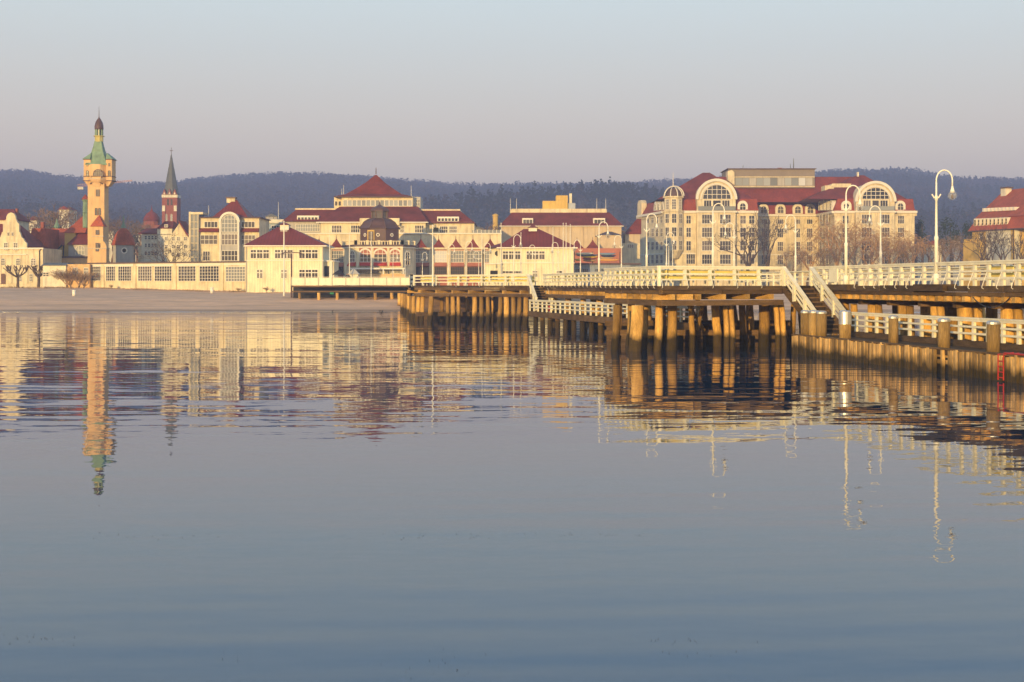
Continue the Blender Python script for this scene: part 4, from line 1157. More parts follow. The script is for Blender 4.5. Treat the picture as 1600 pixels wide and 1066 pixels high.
# walls
sideA = b.face(998, 396, 1038, 372)
pL = [sideA.fr.p(sideA.U(998), 0, 0)[:2], sideA.fr.p(sideA.U(1038), 0, 0)[:2]]
uA, vA = pL[0][0] - fr.ax, pL[0][1] - fr.ay
uB, vB = pL[1][0] - fr.ax, pL[1][1] - fr.ay
b.put(b.mb().plan([(uA, vA), (uB, vB), (0, 1.0), (b.U(1184, 1.0), 1.0), (b.U(1184, 1.0), 34), (uA, 34)], b.gz - 0.3, ZC), 'left_wing_wall', M['cream'])
b.put(b.mb().box(b.U(1184, 1) + 0.02, b.U(1278, CV), CV, 34, b.gz - 0.3, ZC), 'middle_wall', M['cream'])
b.put(b.mb().plan([(b.U(1278, CV) + 0.02, CV), (b.U(1304, 1.2), 1.2), (b.U(1429, 1.2), 1.2), (b.U(1429, 1.2), 34), (b.U(1278, CV) + 0.02, 34)], b.gz - 0.3, ZC), 'right_wing_wall', M['cream'])
# cornices
def band(pts, z0, z1, out, name, m):
    for (x0, y0), (x1, y1) in zip(pts, pts[1:]):
        L2 = math.hypot(x1 - x0, y1 - y0)
        dx, dy = (x1 - x0) / L2, (y1 - y0) / L2
        b.put(b.mb().plan([(x0 + dy * out, y0 - dx * out), (x1 + dy * out, y1 - dx * out), (x1 - dy * 0.2, y1 + dx * 0.2), (x0 - dy * 0.2, y0 + dx * 0.2)], z0, z1), name, m)
ptsL = [(uA, vA), (uB, vB), (0, 1.0), (b.U(1184, 1.0), 1.0)]
ptsM = [(b.U(1184, 1.0), CV), (b.U(1278, CV), CV)]
ptsR = [(b.U(1278, CV) + 0.02, CV), (b.U(1304, 1.2), 1.2), (b.U(1429, 1.2) + 0.5, 1.2)]
for pts in (ptsL, ptsM, ptsR):
    band(pts, ZC - 0.45, ZC + 0.12, 0.7, 'cornice', M['trim'])
    band(pts, ZC - 1.1, ZC - 0.5, 0.18, 'frieze', M['cream'])
    band(pts, zc0(396.5), zc0(395), 0.15, 'string_course', M['trim'])
# lower mansards: steep red slopes
def slope(pts, z0, z1, back, m, name, over=0.3):
    n = len(pts)
    def nrm(i):
        (x0, y0), (x1, y1) = pts[max(i - 1, 0)], pts[min(i + 1, n - 1)]
        L2 = math.hypot(x1 - x0, y1 - y0)
        return (-(y1 - y0) / L2, (x1 - x0) / L2)
    vs, fs = [], []
    for i, (x, y) in enumerate(pts):
        nx_, ny_ = nrm(i)
        vs += [(x - nx_ * over, y - ny_ * over, z0), (x + nx_ * back, y + ny_ * back, z1), (x + nx_ * (back + 4), y + ny_ * (back + 4), z1), (x + nx_ * 4, y + ny_ * 4, z0)]
    for i in range(n - 1):
        a = 4 * i
        for k in range(4): fs.append((a + k, a + 4 + k, a + 4 + (k + 1) % 4, a + (k + 1) % 4))
    fs += [(0, 1, 2, 3), (4 * n - 1, 4 * n - 2, 4 * n - 3, 4 * n - 4)]
    return b.put(b.mb().add(vs, fs), name, m)
ZM = zc0(310)
slope(ptsL, ZC + 0.125, ZM, 1.5, M['tile2'], 'mansard')
slope(ptsM, ZC + 0.125, ZM, 1.5, M['tile2'], 'mansard')
slope(ptsR[:-1] + [(b.U(1429, 1.2), 1.2)], ZC + 0.125, ZM, 1.5, M['tile2'], 'mansard')
b.put(b.mb().frust(b.U(1429, 1.2) - 6, b.U(1429, 1.2) + 0.4, 1.0, 34, ZC + 0.13, b.U(1429, 1.2) - 6, b.U(1414, 1.2), 2.4, 33, ZM + 0.003), 'mansard', M['tile2'])
b.put(b.mb().frust(b.U(1184, 1.0) - 5, b.U(1184, 1.0) + 0.3, 0.8, 20, ZC + 0.13, b.U(1184, 1.0) - 5, b.U(1178, 1.0), 2.3, 20, ZM + 0.004), 'mansard', M['tile2'])
# upper roofs
zU = lambda py, v: b.Z(py, 1200, v)
b.put(b.mb().frust(uA + 2.6, b.U(1184, 1) - 0.6, 2.2, 33, ZM - 0.05, b.U(1098, 14), b.U(1109, 14), 14, 18, zU(270, 14)), 'upper_roof', M['tile'])
b.put(b.mb().frust(b.U(1100, 12), b.U(1340, 16), 15, 33, ZM - 0.1, b.U(1106, 19), b.U(1340, 19), 18, 22, zU(276.5, 18)), 'upper_roof', M['tile'])
b.put(b.mb().frust(b.U(1279, CV) - 6, b.U(1419, 1.2), 2.4, 33, ZM - 0.02, b.U(1340, 14), b.U(1350, 14), 14, 18, zU(274, 14)), 'upper_roof', M['tile'])
b.put(b.mb().box(b.U(1160, CV), b.U(1300, CV), CV + 1.2, CV + 5, ZC, ZM + 0.02), 'attic', M['tile'])
# rooftop glass storey
p0, p1, v0 = 1138, 1273, 16
b.box('penthouse_wall', M['penthouse'], p0, p1, 264.5, 294, v0, v0 + 12)
for i in range(11):
    w_ = (p1 - p0 - 14) / 11
    b.put(b.mb().box(b.U(p0 + 11 + i * w_, v0), b.U(p0 + 11 + (i + 1) * w_ - 0.7, v0), v0 - 0.05, v0 + 0.1, zU(290, v0), zU(278, v0)), 'penthouse_pane', M['grey'] if i % 4 == 2 else M['paneblue'])
    b.put(b.mb().box(b.U(p0 + 11 + i * w_, v0), b.U(p0 + 11 + (i + 1) * w_ - 0.7, v0), v0 - 0.05, v0 + 0.1, zU(275.5, v0), zU(267.5, v0)), 'penthouse_panel', M['penthouse'])
for q in (276.8, 291.5): b.put(b.mb().box(b.U(p0 + 9, v0), b.U(p1, v0), v0 - 0.25, v0 - 0.06, zU(q + 0.7, v0), zU(q - 0.7, v0)), 'penthouse_band', M['cream'])
b.put(b.mb().box(b.U(p0, v0) - 0.3, b.U(p1, v0) + 0.3, v0 - 0.6, v0 + 12.4, zU(264.6, v0), zU(263.4, v0)), 'penthouse_roof', M['roofdark'])
b.put(b.mb().prism([(b.U(1136.5, v0), zU(282, v0)), (b.U(1147, v0), zU(290, v0)), (b.U(1147, v0), zU(270, v0)), (b.U(1143, v0), zU(266, v0)), (b.U(1136.5, v0), zU(268, v0))], v0 - 0.8, v0 + 3), 'penthouse_flank', M['cream'])
b.box('penthouse_vent', M['brick'], 1216, 1222, 262.3, 264, v0 + 3, v0 + 5)
mast(b, 'antenna', 1240, 248, 264, v0 + 3, 0.14, M['slate'])
mast(b, 'antenna', 1235, 256, 264, v0 + 3, 0.1, M['slate']); mast(b, 'antenna', 1161, 258, 264, v0 + 3, 0.08, M['slate'])
b.put(b.mb().frust(b.U(1291, 8), b.U(1330, 8), 8, 14, zU(297, 8), b.U(1301, 8), b.U(1330, 8), 8, 14, zU(287, 8)), 'roof_shed', M['cream'])
b.box('roof_shed', M['cream'], 1289, 1303, 290, 297.5, 7.3, 12)
b.box('chimney', M['pale'], 1339.5, 1342, 269, 276, 13, 14)
# arched gables
def gable_arch(pa, pb, pyTop, ga, gb, pyG, colsx):
    v = -0.6
    ua, ub = b.U(pa, v), b.U(pb, v)
    rr = (ub - ua) / 2
    zs_ = b.Z(pyTop, 1200, v) - rr
    b.put(b.mb().prism(arch_poly(ua, ub, b.gz - 0.3, zs_, 20), v, 9), 'gable_wall', M['cream'])
    b.put(b.mb().ring((ua + ub) / 2, zs_, rr * 0.93, rr * 1.07, v - 0.55, v - 0.003, 0, PI, 24), 'gable_arch', M['trim'])
    b.put(b.mb().ring((ua + ub) / 2, zs_, rr * 0.76, rr * 0.84, v - 0.3, v - 0.003, 0, PI, 24), 'gable_arch', M['trim'])
    b.win(ga, pyG, gb, 311.5, 6, 3, arch=True, v=v, pm=M['panedark'], bar=0.12)
    b.win(ga + 1.5, 313, ga + 14, 328.5, 3, 1, v=v); b.win(gb - 14, 313, gb - 1.5, 328.5, 3, 1, v=v)
    b.win(ga + 15.5, 313, gb - 15.5, 328.5, 1, 1, v=v)
    b.put(b.mb().box(ua - 0.3, ub + 0.3, v - 0.5, v - 0.005, ZC - 0.4, ZC + 0.05), 'gable_cornice', M['trim'])
    for s_ in (ua + 0.5, (ua + ub) / 2, ub - 0.5):
        b.put(b.mb().box(s_ - 0.35, s_ + 0.35, v - 0.2, v - 0.003, b.gz, ZC - 0.42), 'gable_pilaster', M['cream'])
    b.put(b.mb().box(ua + 0.2, ub - 0.2, v - 0.75, v - 0.66, b.Z(329, 1200, v), b.Z(322.5, 1200, v)), 'balcony_rail', M['paneblue'])
    for c0_, c1_ in colsx:
        for q0, q1 in ((335, 350), (355.5, 371), (376.5, 392), (397.5, 413)):
            b.win(c0_, q0, c1_, q1, 4, 2, v=v, bar=0.07)
            b.put(b.mb().box(b.U(c0_, v) - 0.15, b.U(c1_, v) + 0.15, v - 0.28, v - 0.02, b.Z(q1 + 0.7, 1200, v), b.Z(q1, 1200, v)), 'sill', M['trim'])
gable_arch(1089, 1149.5, 281.5, 1098, 1142, 289, ((1096.5, 1113), (1124.5, 1142)))
gable_arch(1337.5, 1398, 285, 1347, 1389, 293, ((1346, 1362), (1374, 1390)))
# corner turret
tu, tv = b.U(1052.5, -0.2), -0.2 + 1.0
rt = (b.U(1068, 0) - b.U(1037, 0)) / 2
zt_ = lambda py: b.Z(py, 1052, -1)
b.put(b.mb().lathe([(rt * 0.5, zt_(404)), (rt * 0.95, zt_(393)), (rt, zt_(392)), (rt, zt_(331.5)), (rt * 1.12, zt_(331)), (rt * 1.12, zt_(329)), (rt * 0.94, zt_(328.8)), (rt * 0.94, zt_(309.5)), (rt * 1.1, zt_(309)), (rt * 1.1, zt_(306.5))], tu, tv, 8, PI / 8), 'turret', M['cream'])
b.put(b.mb().lathe([(rt * 0.92 * math.cos(t * PI / 16), zt_(306.5) + rt * 0.95 * math.sin(t * PI / 16)) for t in range(8)] + [(0.05, zt_(306.5) + rt * 0.96)], tu, tv, 16), 'turret_dome', M['roofdark'], smooth=True)
for k in range(4):
    a = PI / 8 + k * PI / 4
    pts = [(tu + rt * 0.95 * math.cos(t) * math.cos(a), tv + rt * 0.95 * math.cos(t) * math.sin(a), zt_(306.5) + rt * 0.99 * math.sin(t)) for t in [PI * i / 16 for i in range(17)]]
    b.put(b.mb().tube(pts, 0.14, 5), 'dome_rib', M['trim'])
b.put(b.mb().ring(tu, zt_(306.4), rt * 0.93, rt * 1.02, tv - rt * 1.02, tv - rt * 0.8, 0, PI, 18), 'dome_arch', M['trim'])
b.put(b.mb().tube([(tu, tv, zt_(293)), (tu, tv, zt_(268))], [0.12, 0.04], 5), 'turret_finial', M['trim'])
for k in (4, 5, 6):
    a0, a1 = PI / 8 + k * PI / 4, PI / 8 + (k + 1) * PI / 4
    for rr_, rows in ((rt, ((334, 349), (355, 370), (376, 391))), (rt * 0.94, ((311.5, 327.5),))):
        x0, y0 = tu + rr_ * math.cos(a0), tv + rr_ * math.sin(a0)
        x1, y1 = tu + rr_ * math.cos(a1), tv + rr_ * math.sin(a1)
        o = object.__new__(Bd); o.root, o.gz = b.root, b.gz
        wp = fr.p(x0, y0, 0)
        o.fr = Frame(wp[0], wp[1], math.atan2(y1 - y0, x1 - x0))
        L2 = math.hypot(x1 - x0, y1 - y0)
        for q0, q1 in rows:
            me_ = window_meshes(L2 * 0.66, zt_(q0) - zt_(q1), 3 if rr_ < rt else 2, 4 if rr_ < rt else 2, False, 0.1, M['trim'], M['pane'], 0.07)
            o0 = world_loc(b.root)
            x, y, z_ = o.fr.p(L2 * 0.17, -0.01, zt_(q1))
            f_ = link('window', me_[0], b.root, (x - o0[0], y - o0[1], z_ - o0[2]), o.fr.yaw)
            link('pane', me_[1], f_)
# ordinary windows
rows = ((335, 350), (355.5, 371), (376.5, 392), (397, 413))
for q0, q1 in rows:
    b.win(1072, q0, 1080 if q0 < 396 else 1086, q1, 2 if q0 < 396 else 4, 2, v=1.0)
    b.win(1156, q0, 1166, q1, 2, 2, v=1.0); b.win(1170, q0, 1179, q1, 2, 2, v=1.0)
    for p in (1190, 1214.5, 1241, 1260.5):
        b.win(p, q0 + 1, p + 9.5, q1 + 0.5, 3, 2, v=CV)
    for p in (1316, 1402.5): b.win(p, q0, p + 10.5, q1, 3, 2, v=1.2)
    for p in (1011, 1018, 1025, 1032): sideA.win(p, q0 + 1.2, p + 4, q1 - 1, 2, 2, proud=0.08)
diag = b.face(1278, 384, 1304, 371.2)
for q0, q1 in rows:
    for p in (1281, 1290): diag.win(p, q0, p + 5, q1, 2, 2)
# dormers with round tops
def dormer(bb, pc, hw_, q0, q1, v, dep=3.0):
    ua_, ub_ = bb.U(pc - hw_, v), bb.U(pc + hw_, v)
    rr_ = (ub_ - ua_) / 2
    z0, z1 = bb.Z(q1, pc, v), bb.Z(q0, pc, v)
    zs_ = max(z0 + 0.1, z1 - rr_)
    bb.put(bb.mb().prism(arch_poly(ua_, ub_, z0, zs_, 12, (z1 - zs_) / rr_), v, v + dep), 'dormer', M['trim'])
    bb.win(pc - hw_ * 0.6, q0 + (q1 - q0) * 0.22, pc + hw_ * 0.6, q1 - 0.6, 2, 2, arch=True, v=v)
for pc in (1193, 1219.5, 1246.5, 1266): dormer(b, pc, 8, 318.5, 334.3, CV - 0.25)
for pc, v in ((1160.5, 0.9), (1322.5, 1.1), (1407, 1.1)): dormer(b, pc, 8, 313.5, 329.5, v)
for pc in (1281, 1286.7, 1292.4, 1298): dormer(diag, pc, 2.4, 313, 329, -0.1)
for pc in (1024, 1029, 1035): dormer(sideA, pc, 2.6, 315, 329.5, -0.1)
sideA.put(sideA.mb().prism([(sideA.U(998), sideA.Z(342, 1001)), (sideA.U(1004.5), sideA.Z(342, 1001)), (sideA.U(1004.5), sideA.Z(318, 1001)), (sideA.U(1003), sideA.Z(313.5, 1001)), (sideA.U(1000), sideA.Z(313.5, 1001)), (sideA.U(998.4), sideA.Z(318, 1001))], -0.4, 1.0), 'end_gable', M['cream'])
for i in range(4):
    for s_ in (1204, 1231, 1254): b.put(b.mb().box(b.U(s_, CV) - 0.25, b.U(s_, CV) + 0.25, CV - 0.12, CV - 0.003, b.gz, ZC - 1.12), 'pilaster', M['cream']) if i == 0 else None

# ---------------------------------------------------------------- 10 house at the far right
b = Bd('mansard_house', 'yellow house under a tall red mansard roof with two rows of dormers', 'house', 1516, 345, 1585, 329)
Lq = b.U(1585)
b.put(b.mb().box(0.8, Lq, 0, 20, GZ - 0.3, b.Z(357, 1550)), 'wall', M['ochre'])
rgt = b.face(1585, 329, 1680, 334)
rgt.put(rgt.mb().box(0.05, 14, -0.05, 10, GZ - 0.3, rgt.Z(358, 1590)), 'side_wall', M['pale'])
zE, zM, zR = b.Z(358.5, 1560), b.Z(340, 1560, 1), b.Z(296, 1580, 9)
b.put(b.mb().frust(-0.2, Lq + 14.4, -0.5, 21, zE, 1.2, Lq + 13, 0.9, 19, zM), 'mansard', M['tile3'])
b.put(b.mb().frust(0.8, Lq + 13.4, 0.5, 19.5, zM + 0.003, b.U(1569, 9.5), Lq + 6, 9.5, 10.5, zR), 'upper_roof', M['tile3'])
b.put(b.mb().box(-0.3, Lq + 14.4, -0.6, 21, zE - 0.25, zE - 0.004), 'eaves_board', M['roofdark'])
for i in range(9):
    pc = 1521.5 + i * 6.1
    b.box('dormer', M['trim'], pc, pc + 4.4, 341.8 - i * 0.25, 354 - i * 0.35, 0.05, 2)
    b.win(pc + 0.7, 343.5 - i * 0.25, pc + 3.7, 353.4 - i * 0.35, 1, 2, v=0.04, pm=M['panedark'], fm=M['cream'])
    if i < 9:
        pc = 1535 + i * 5.85
        b.box('eyebrow_dormer', M['trim'], pc, pc + 2.8, 325.5 - i * 0.25, 331 - i * 0.3, 2.0, 6)
u_ = b.U(1566, 8)
b.box('chimney', M['pale'], 1563.5, 1571.5, 294.5, 310, 7.5, 9)
b.box('chimney_cap', M['roofdark'], 1562.8, 1572.2, 292.5, 294.5, 7.3, 9.2)
b.put(b.mb().tube([(Lq - 0.1, -0.2, GZ), (Lq - 0.1, -0.2, zE)], 0.1, 5), 'downpipe', M['dark'])
for p in (1531, 1541, 1551, 1561, 1571):
    b.win(p, 364, p + 5, 374, 2, 2); b.win(p, 384, p + 5, 394, 2, 2)
b.box('battlement', M['ochre'], 1505, 1530, 379, None, -2, 0.7)
for i in range(4): b.box('merlon', M['ochre'], 1506 + i * 6.5, 1509.5 + i * 6.5, 374, 379, -2, -1.2)

# ---------------------------------------------------------------- 11 houses of the town under the hills
spots = [(18, 332, 346, 22, 'white', 'small white house among bare trees behind the curved gable'), (52, 338, 352, 14, 'white', 'small pale house behind the chimney of the tiled house'),
         (100, 322, 334, 16, 'white', 'little white house on the slope left of the lighthouse'), (117, 340, 352, 12, 'grey', 'grey house half hidden left of the green turret'),
         (215, 356, 372, 14, 'grey', 'grey house between the dome pavilion and the villa'), (172, 352, 366, 10, 'white', 'narrow white house just right of the lighthouse'),
         (742, 352, 364, 26, 'grey', 'dark roofed house right of the spa house wing'), (1458, 376, 392, 26, 'white', 'pale house among the trees right of the grand hotel'),
         (1492, 368, 384, 16, 'grey', 'grey house beside the pines right of the grand hotel'), (424, 334, 344, 18, 'grey', 'far grey house above the blue block')]
for px, q0, q1, wpx, cc, lab in spots:
    D = 430 + (px % 7) * 9
    h = Bd('town_house', lab, 'house', px - wpx / 2, D, gz=3.1)
    h.box('wall', M['pale'] if cc == 'white' else M['grey'], px - wpx / 2, px + wpx / 2, q0 + (q1 - q0) * 0.45, None, 0, 8)
    h.put(h.mb().prism([(h.U(px - wpx / 2) - 0.3, h.Z(q0 + (q1 - q0) * 0.47)), (h.U(px + wpx / 2) + 0.3, h.Z(q0 + (q1 - q0) * 0.47)), (h.U(px), h.Z(q0))], -0.4, 8.4), 'roof', M['tile'] if cc == 'white' else M['slate'])
    for s_ in (-0.28, 0.12): h.win(px + wpx * s_, q0 + (q1 - q0) * 0.55, px + wpx * s_ + 2.4, q0 + (q1 - q0) * 0.8, 1, 1)
b = Bd('water_tower', 'short pale round tower with a cap between the spa house and concert hall', 'tower', 770, 420)
b.put(b.mb().lathe([(0.72, GZ), (0.72, b.Z(338)), (0.85, b.Z(337.5)), (0.8, b.Z(335.5)), (0.3, b.Z(334))], b.U(774), 0.8, 12), 'shaft', M['ochre'])
# tower crane behind the lighthouse
D = 560
o = root('tower_crane', 'distant red and white tower crane jib reaching out on both sides of the lighthouse', 'crane', (wx(151, D), D, GZ))
m_ = MB()
x0, x1 = wx(121, D), wx(207, D)
za, zb_ = wz(292, D), wz(283, D)
for dz in (0.0, 0.8): m_.tube([(x0, D, za + dz), (x1, D, zb_ + dz * 0.4)], 0.09, 4)
for i in range(26):
    t0_, t1_ = i / 26, (i + 0.5) / 26
    m_.tube([(x0 + (x1 - x0) * t0_, D, za + (zb_ - za) * t0_), (x0 + (x1 - x0) * t1_, D, za + (zb_ - za) * t1_ + 0.8 - 0.5 * t1_)], 0.06, 3)
m_.build('jib', mat('crane_paint', (0.62, 0.36, 0.30), var=0.3, scale=0.3), o)
xm = wx(151, D)
MB().box(xm - 0.3, xm + 0.3, D - 0.3, D + 0.3, GZ - 1, wz(285, D)).build('mast', M['grey'], o)
MB().box(x0 + 0.2, x0 + 2.2, D - 0.5, D + 0.5, za - 1.0, za - 0.1).build('counterweight', M['pale'], o)
# ---------------------------------------------------------------- pier
DZ = 3.46                                         # deck level
W0 = np.array([14.5, 78.5])
d_ = np.array([0.152, -0.988]); n_ = np.array([0.988, 0.152])
def pt(perp, t): q = W0 + n_ * perp + d_ * t; return (float(q[0]), float(q[1]))
def pl_at(px, perp):                               # the point of the line at that offset that stands in direction px
    k = kx(px); a = W0 + n_ * perp
    t = (k * a[1] - a[0]) / (d_[0] - k * d_[1])
    return pt(perp, t), float(t)
C0, C1, C2 = (7.67, 80.0), (14.77, 84.0), (16.58, 84.7)
CB = (5.6, 92.0)
B1, B0 = (9.6, 92.6), (2.85, 137.0)
A0, A1 = (-9.56, 150.0), (1.67, 138.0)
P0, P1 = (-31.9, 222.0), (-14.2, 222.0)
pier = root('wooden_pier', 'long weathered timber pier on leaning piles running out from the beach', 'pier', (C1[0], C1[1], 0))
rr = random.Random(11)

def slab(name, poly, z0, z1, m): return MB().plan(poly[::-1], z0, z1).build(name, m, pier)
far = lambda t: pt(11.0, t)
E_D = [pt(3.0, -5.8), pt(3.0, 62), far(62), far(-5.8)]
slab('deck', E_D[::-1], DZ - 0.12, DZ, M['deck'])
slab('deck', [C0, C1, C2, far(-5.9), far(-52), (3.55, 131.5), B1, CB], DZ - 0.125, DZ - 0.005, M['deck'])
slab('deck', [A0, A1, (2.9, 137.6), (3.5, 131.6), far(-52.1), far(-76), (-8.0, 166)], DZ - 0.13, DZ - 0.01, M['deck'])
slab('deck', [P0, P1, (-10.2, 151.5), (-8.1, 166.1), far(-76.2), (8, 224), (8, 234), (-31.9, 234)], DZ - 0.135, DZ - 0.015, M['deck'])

def edge_piece(name, a, c, z0, z1, out, thick, m, ext=0.0):
    """A straight beam along the deck edge from a to c; out is how far its face stands out."""
    L2 = math.hypot(c[0] - a[0], c[1] - a[1])
    dx, dy = (c[0] - a[0]) / L2, (c[1] - a[1]) / L2
    ox, oy = dy, -dx                               # outward, to the right of the direction of travel
    a = (a[0] - dx * ext, a[1] - dy * ext); c = (c[0] + dx * ext, c[1] + dy * ext)
    poly = [(a[0] + ox * out, a[1] + oy * out), (c[0] + ox * out, c[1] + oy * out), (c[0] - ox * (thick - out), c[1] - oy * (thick - out)), (a[0] - ox * (thick - out), a[1] - oy * (thick - out))]
    MB().plan(poly, z0, z1).build(name, m, pier)

def run(a, c, step):
    L2 = math.hypot(c[0] - a[0], c[1] - a[1])
    n = max(1, round(L2 / step))
    return [(a[0] + (c[0] - a[0]) * i / n, a[1] + (c[1] - a[1]) * i / n) for i in range(n + 1)], L2 / n

def pieces(name, a, c, L2, z0, z1, out, thick, m, jit=0.015):
    pts, _ = run(a, c, L2)
    for p, q in zip(pts, pts[1:]):
        k = 0.012
        p2 = (p[0] + (q[0] - p[0]) * k, p[1] + (q[1] - p[1]) * k)
        edge_piece(name, p2, q, z0 + rr.uniform(-jit, jit), z1 + rr.uniform(-jit, jit), out + rr.uniform(-jit, jit), thick, m)

def substructure(a, c, joist_step, lower=True):
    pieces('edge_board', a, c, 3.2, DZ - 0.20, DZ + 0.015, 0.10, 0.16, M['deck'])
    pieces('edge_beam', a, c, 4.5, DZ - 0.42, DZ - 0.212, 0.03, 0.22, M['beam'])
    pts, s = run(a, c, joist_step)
    L2 = math.hypot(c[0] - a[0], c[1] - a[1])
    dx, dy = (c[0] - a[0]) / L2, (c[1] - a[1]) / L2
    for p in pts[:-1]:
        px_, py_ = p[0] + dx * s * 0.5, p[1] + dy * s * 0.5
        h, wd = 0.10, 2.0
        o = rr.uniform(0.12, 0.2)
        poly = [(px_ - dx * h + dy * o, py_ - dy * h - dx * o), (px_ + dx * h + dy * o, py_ + dy * h - dx * o), (px_ + dx * h - dy * wd, py_ + dy * h + dx * wd), (px_ - dx * h - dy * wd, py_ - dy * h + dx * wd)]
        MB().plan(poly, DZ - 0.72, DZ - 0.43).build('joist', M['joist'], pier)
    if lower: pieces('cap_beam', a, c, 6.0, DZ - 1.02, DZ - 0.735, 0.12, 0.30, M['beam'])
substructure(C0, C1, 1.5)
substructure(CB, C0, 1.3)
substructure(B0, B1, 1.5)
substructure(A0, A1, 2.2)
substructure(P1, (-10.2, 151.5), 4.0)
pieces('edge_board', P0, P1, 4.0, DZ - 0.22, DZ + 0.015, 0.10, 0.16, M['beam'])
pieces('tie_beam', P0, P1, 3.4, DZ - 0.95, DZ - 0.76, 0.05, 0.16, M['beam'])
pieces('edge_board', pt(3, -5.8), pt(3, 62), 3.2, DZ - 0.24, DZ + 0.03, 0.10, 0.16, M['deck'])
pieces('edge_beam', pt(3, -5.8), pt(3, 62), 4.6, DZ - 0.42, DZ - 0.245, 0.04, 0.22, M['beam'])
pts, s = run(pt(3, -5.8), pt(3, 62), 0.9)
for p in pts[:-1]:
    a_ = np.array(p)
    q = [a_ - d_ * 0.14 - n_ * 0.10, a_ + d_ * 0.14 - n_ * 0.10, a_ + d_ * 0.14 + n_ * 2.5, a_ - d_ * 0.14 + n_ * 2.5]
    MB().plan([tuple(v) for v in q], DZ - 0.66, DZ - 0.43).build('joist', M['joist'], pier)
pieces('joist_beam', pt(3.12, -5.8), pt(3.12, 62), 7.0, DZ - 0.68, DZ - 0.44, -0.02, 0.2, M['joist'])
pieces('stringer', pt(5.0, -5.8), pt(5.0, 62), 8.0, DZ - 0.9, DZ - 0.45, 0, 0.3, M['beam'])
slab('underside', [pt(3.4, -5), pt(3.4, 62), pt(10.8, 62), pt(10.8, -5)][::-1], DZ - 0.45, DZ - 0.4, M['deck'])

def pile(x0, y0, z0, x1, y1, r, name='pile', m=None):
    n, k = 10, 7
    vs, fs = [], []
    ph = rr.uniform(0, 6)
    lob = [rr.uniform(0.9, 1.1) for _ in range(n)]
    for j in range(k):
        t = j / (k - 1)
        z = z0 + (-0.8 - z0) * t
        bow = 0.05 * math.sin(PI * t) * rr.uniform(0.5, 1.5)
        for i in range(n):
            a = ph + 2 * PI * i / n
            q = r * lob[i] * (0.94 + 0.12 * t) * rr.uniform(0.975, 1.025)
            vs.append((x0 + (x1 - x0) * t + bow + q * math.cos(a), y0 + (y1 - y0) * t + q * math.sin(a), z))
    for j in range(k - 1):
        for i in range(n): fs.append((j * n + i, (j + 1) * n + i, (j + 1) * n + (i + 1) % n, j * n + (i + 1) % n))
    fs += [tuple(range(n)), tuple(range(k * n - 1, (k - 1) * n - 1, -1))]
    return MB().add(vs, fs).build(name, m or M['pile'], pier, smooth=True)
ztop = DZ - 1.03
def px_pile(pt_, pb, D, wpx):
    r = wpx / 2 / FPX * D
    pile(wx(pt_, D), D, ztop, wx(pb, D + 0.3), D - 0.3, r)
for a, c, D, w_ in [(964, 957, 84, 13), (996, 987, 82, 20), (1034, 1029, 88, 14), (1050, 1045, 83.2, 17), (1079, 1079, 86, 9.5), (1117, 1119, 88, 14), (1133, 1133, 84.2, 9.5), (1142, 1141.5, 84.4, 9.5),
                    (1159, 1158, 88, 12), (1194, 1190, 87, 17), (1212, 1212, 85, 9.5), (1221, 1222, 85.2, 9.5), (1240, 1232, 88, 9), (1172, 1172, 93, 10), (1100, 1100, 95, 9), (1062, 1060, 97, 9), (1012, 1014, 97, 10), (1145, 1148, 99, 10), (1205, 1207, 98, 10), (1250, 1252, 95, 10)]:
    px_pile(a, c, D, w_)
for a, c, D, w_ in [(647, 643.5, 152, 6.5), (655, 649.5, 150.5, 7.5), (661, 657, 149.5, 7.5), (674, 670, 148, 8), (699, 698.5, 147, 6), (707.5, 707, 146, 7), (716, 715.5, 145.5, 6.5), (742, 740.5, 144, 8.5), (752, 751, 143, 7), (762, 761, 142.5, 7),
                    (769, 769, 147, 4), (782, 778, 141, 7.5), (791, 791, 140.5, 9), (802, 801, 140, 7.5), (812, 808, 139.5, 8), (822, 819, 139, 9), (730, 729, 150, 6), (690, 689, 153, 6)]:
    px_pile(a, c, D, w_)
for i, px in enumerate((624, 629, 634, 639, 643)):
    D = 214 - i * 13
    z0 = beach_z(D)
    pile(wx(px, D), D, ztop, wx(px - 1.5, D), D, 0.27)
for px in (468, 498, 527, 556, 586, 612):
    pile(wx(px, 221.8), 221.8, ztop, wx(px, 221.8), 221.8, 0.24)
for i in range(9):                                  # piles of the walkway's spine behind lower rail
    for perp in (4.3, 7.2, 10.2):
        for dt in ((0, 0.75) if perp < 5 else (0,)):
            t = -4.2 + i * 3.75 + dt + rr.uniform(-0.2, 0.2)
            x, y = pt(perp + rr.uniform(-0.15, 0.15), t)
            pile(x, y, DZ - 0.95, x + rr.uniform(-0.2, 0.2), y, rr.uniform(0.26, 0.36) if dt == 0 else 0.2)
    a, c = pt(3.6, -4.2 + i * 3.75), pt(10.8, -4.2 + i * 3.75)
    edge_piece('cap_beam', a, c, DZ - 0.95, DZ - 0.66, 0.18, 0.36, M['beam'])
for i in range(7):                                  # and under the platform behind the B edge
    for off in (0.6, 4.0, 8.0):
        x, y = B0[0] + (B1[0] - B0[0]) * (i + 0.3) / 7 + off, B0[1] + (B1[1] - B0[1]) * (i + 0.3) / 7
        pile(x, y, ztop, x + rr.uniform(-0.3, 0.3), y, rr.uniform(0.2, 0.3))
for i in range(4):
    x, y = C0[0] + (CB[0] - C0[0]) * (i + 0.6) / 4 + 0.5, C0[1] + (CB[1] - C0[1]) * (i + 0.6) / 4
    pile(x, y, ztop, x - 0.2, y, 0.22)
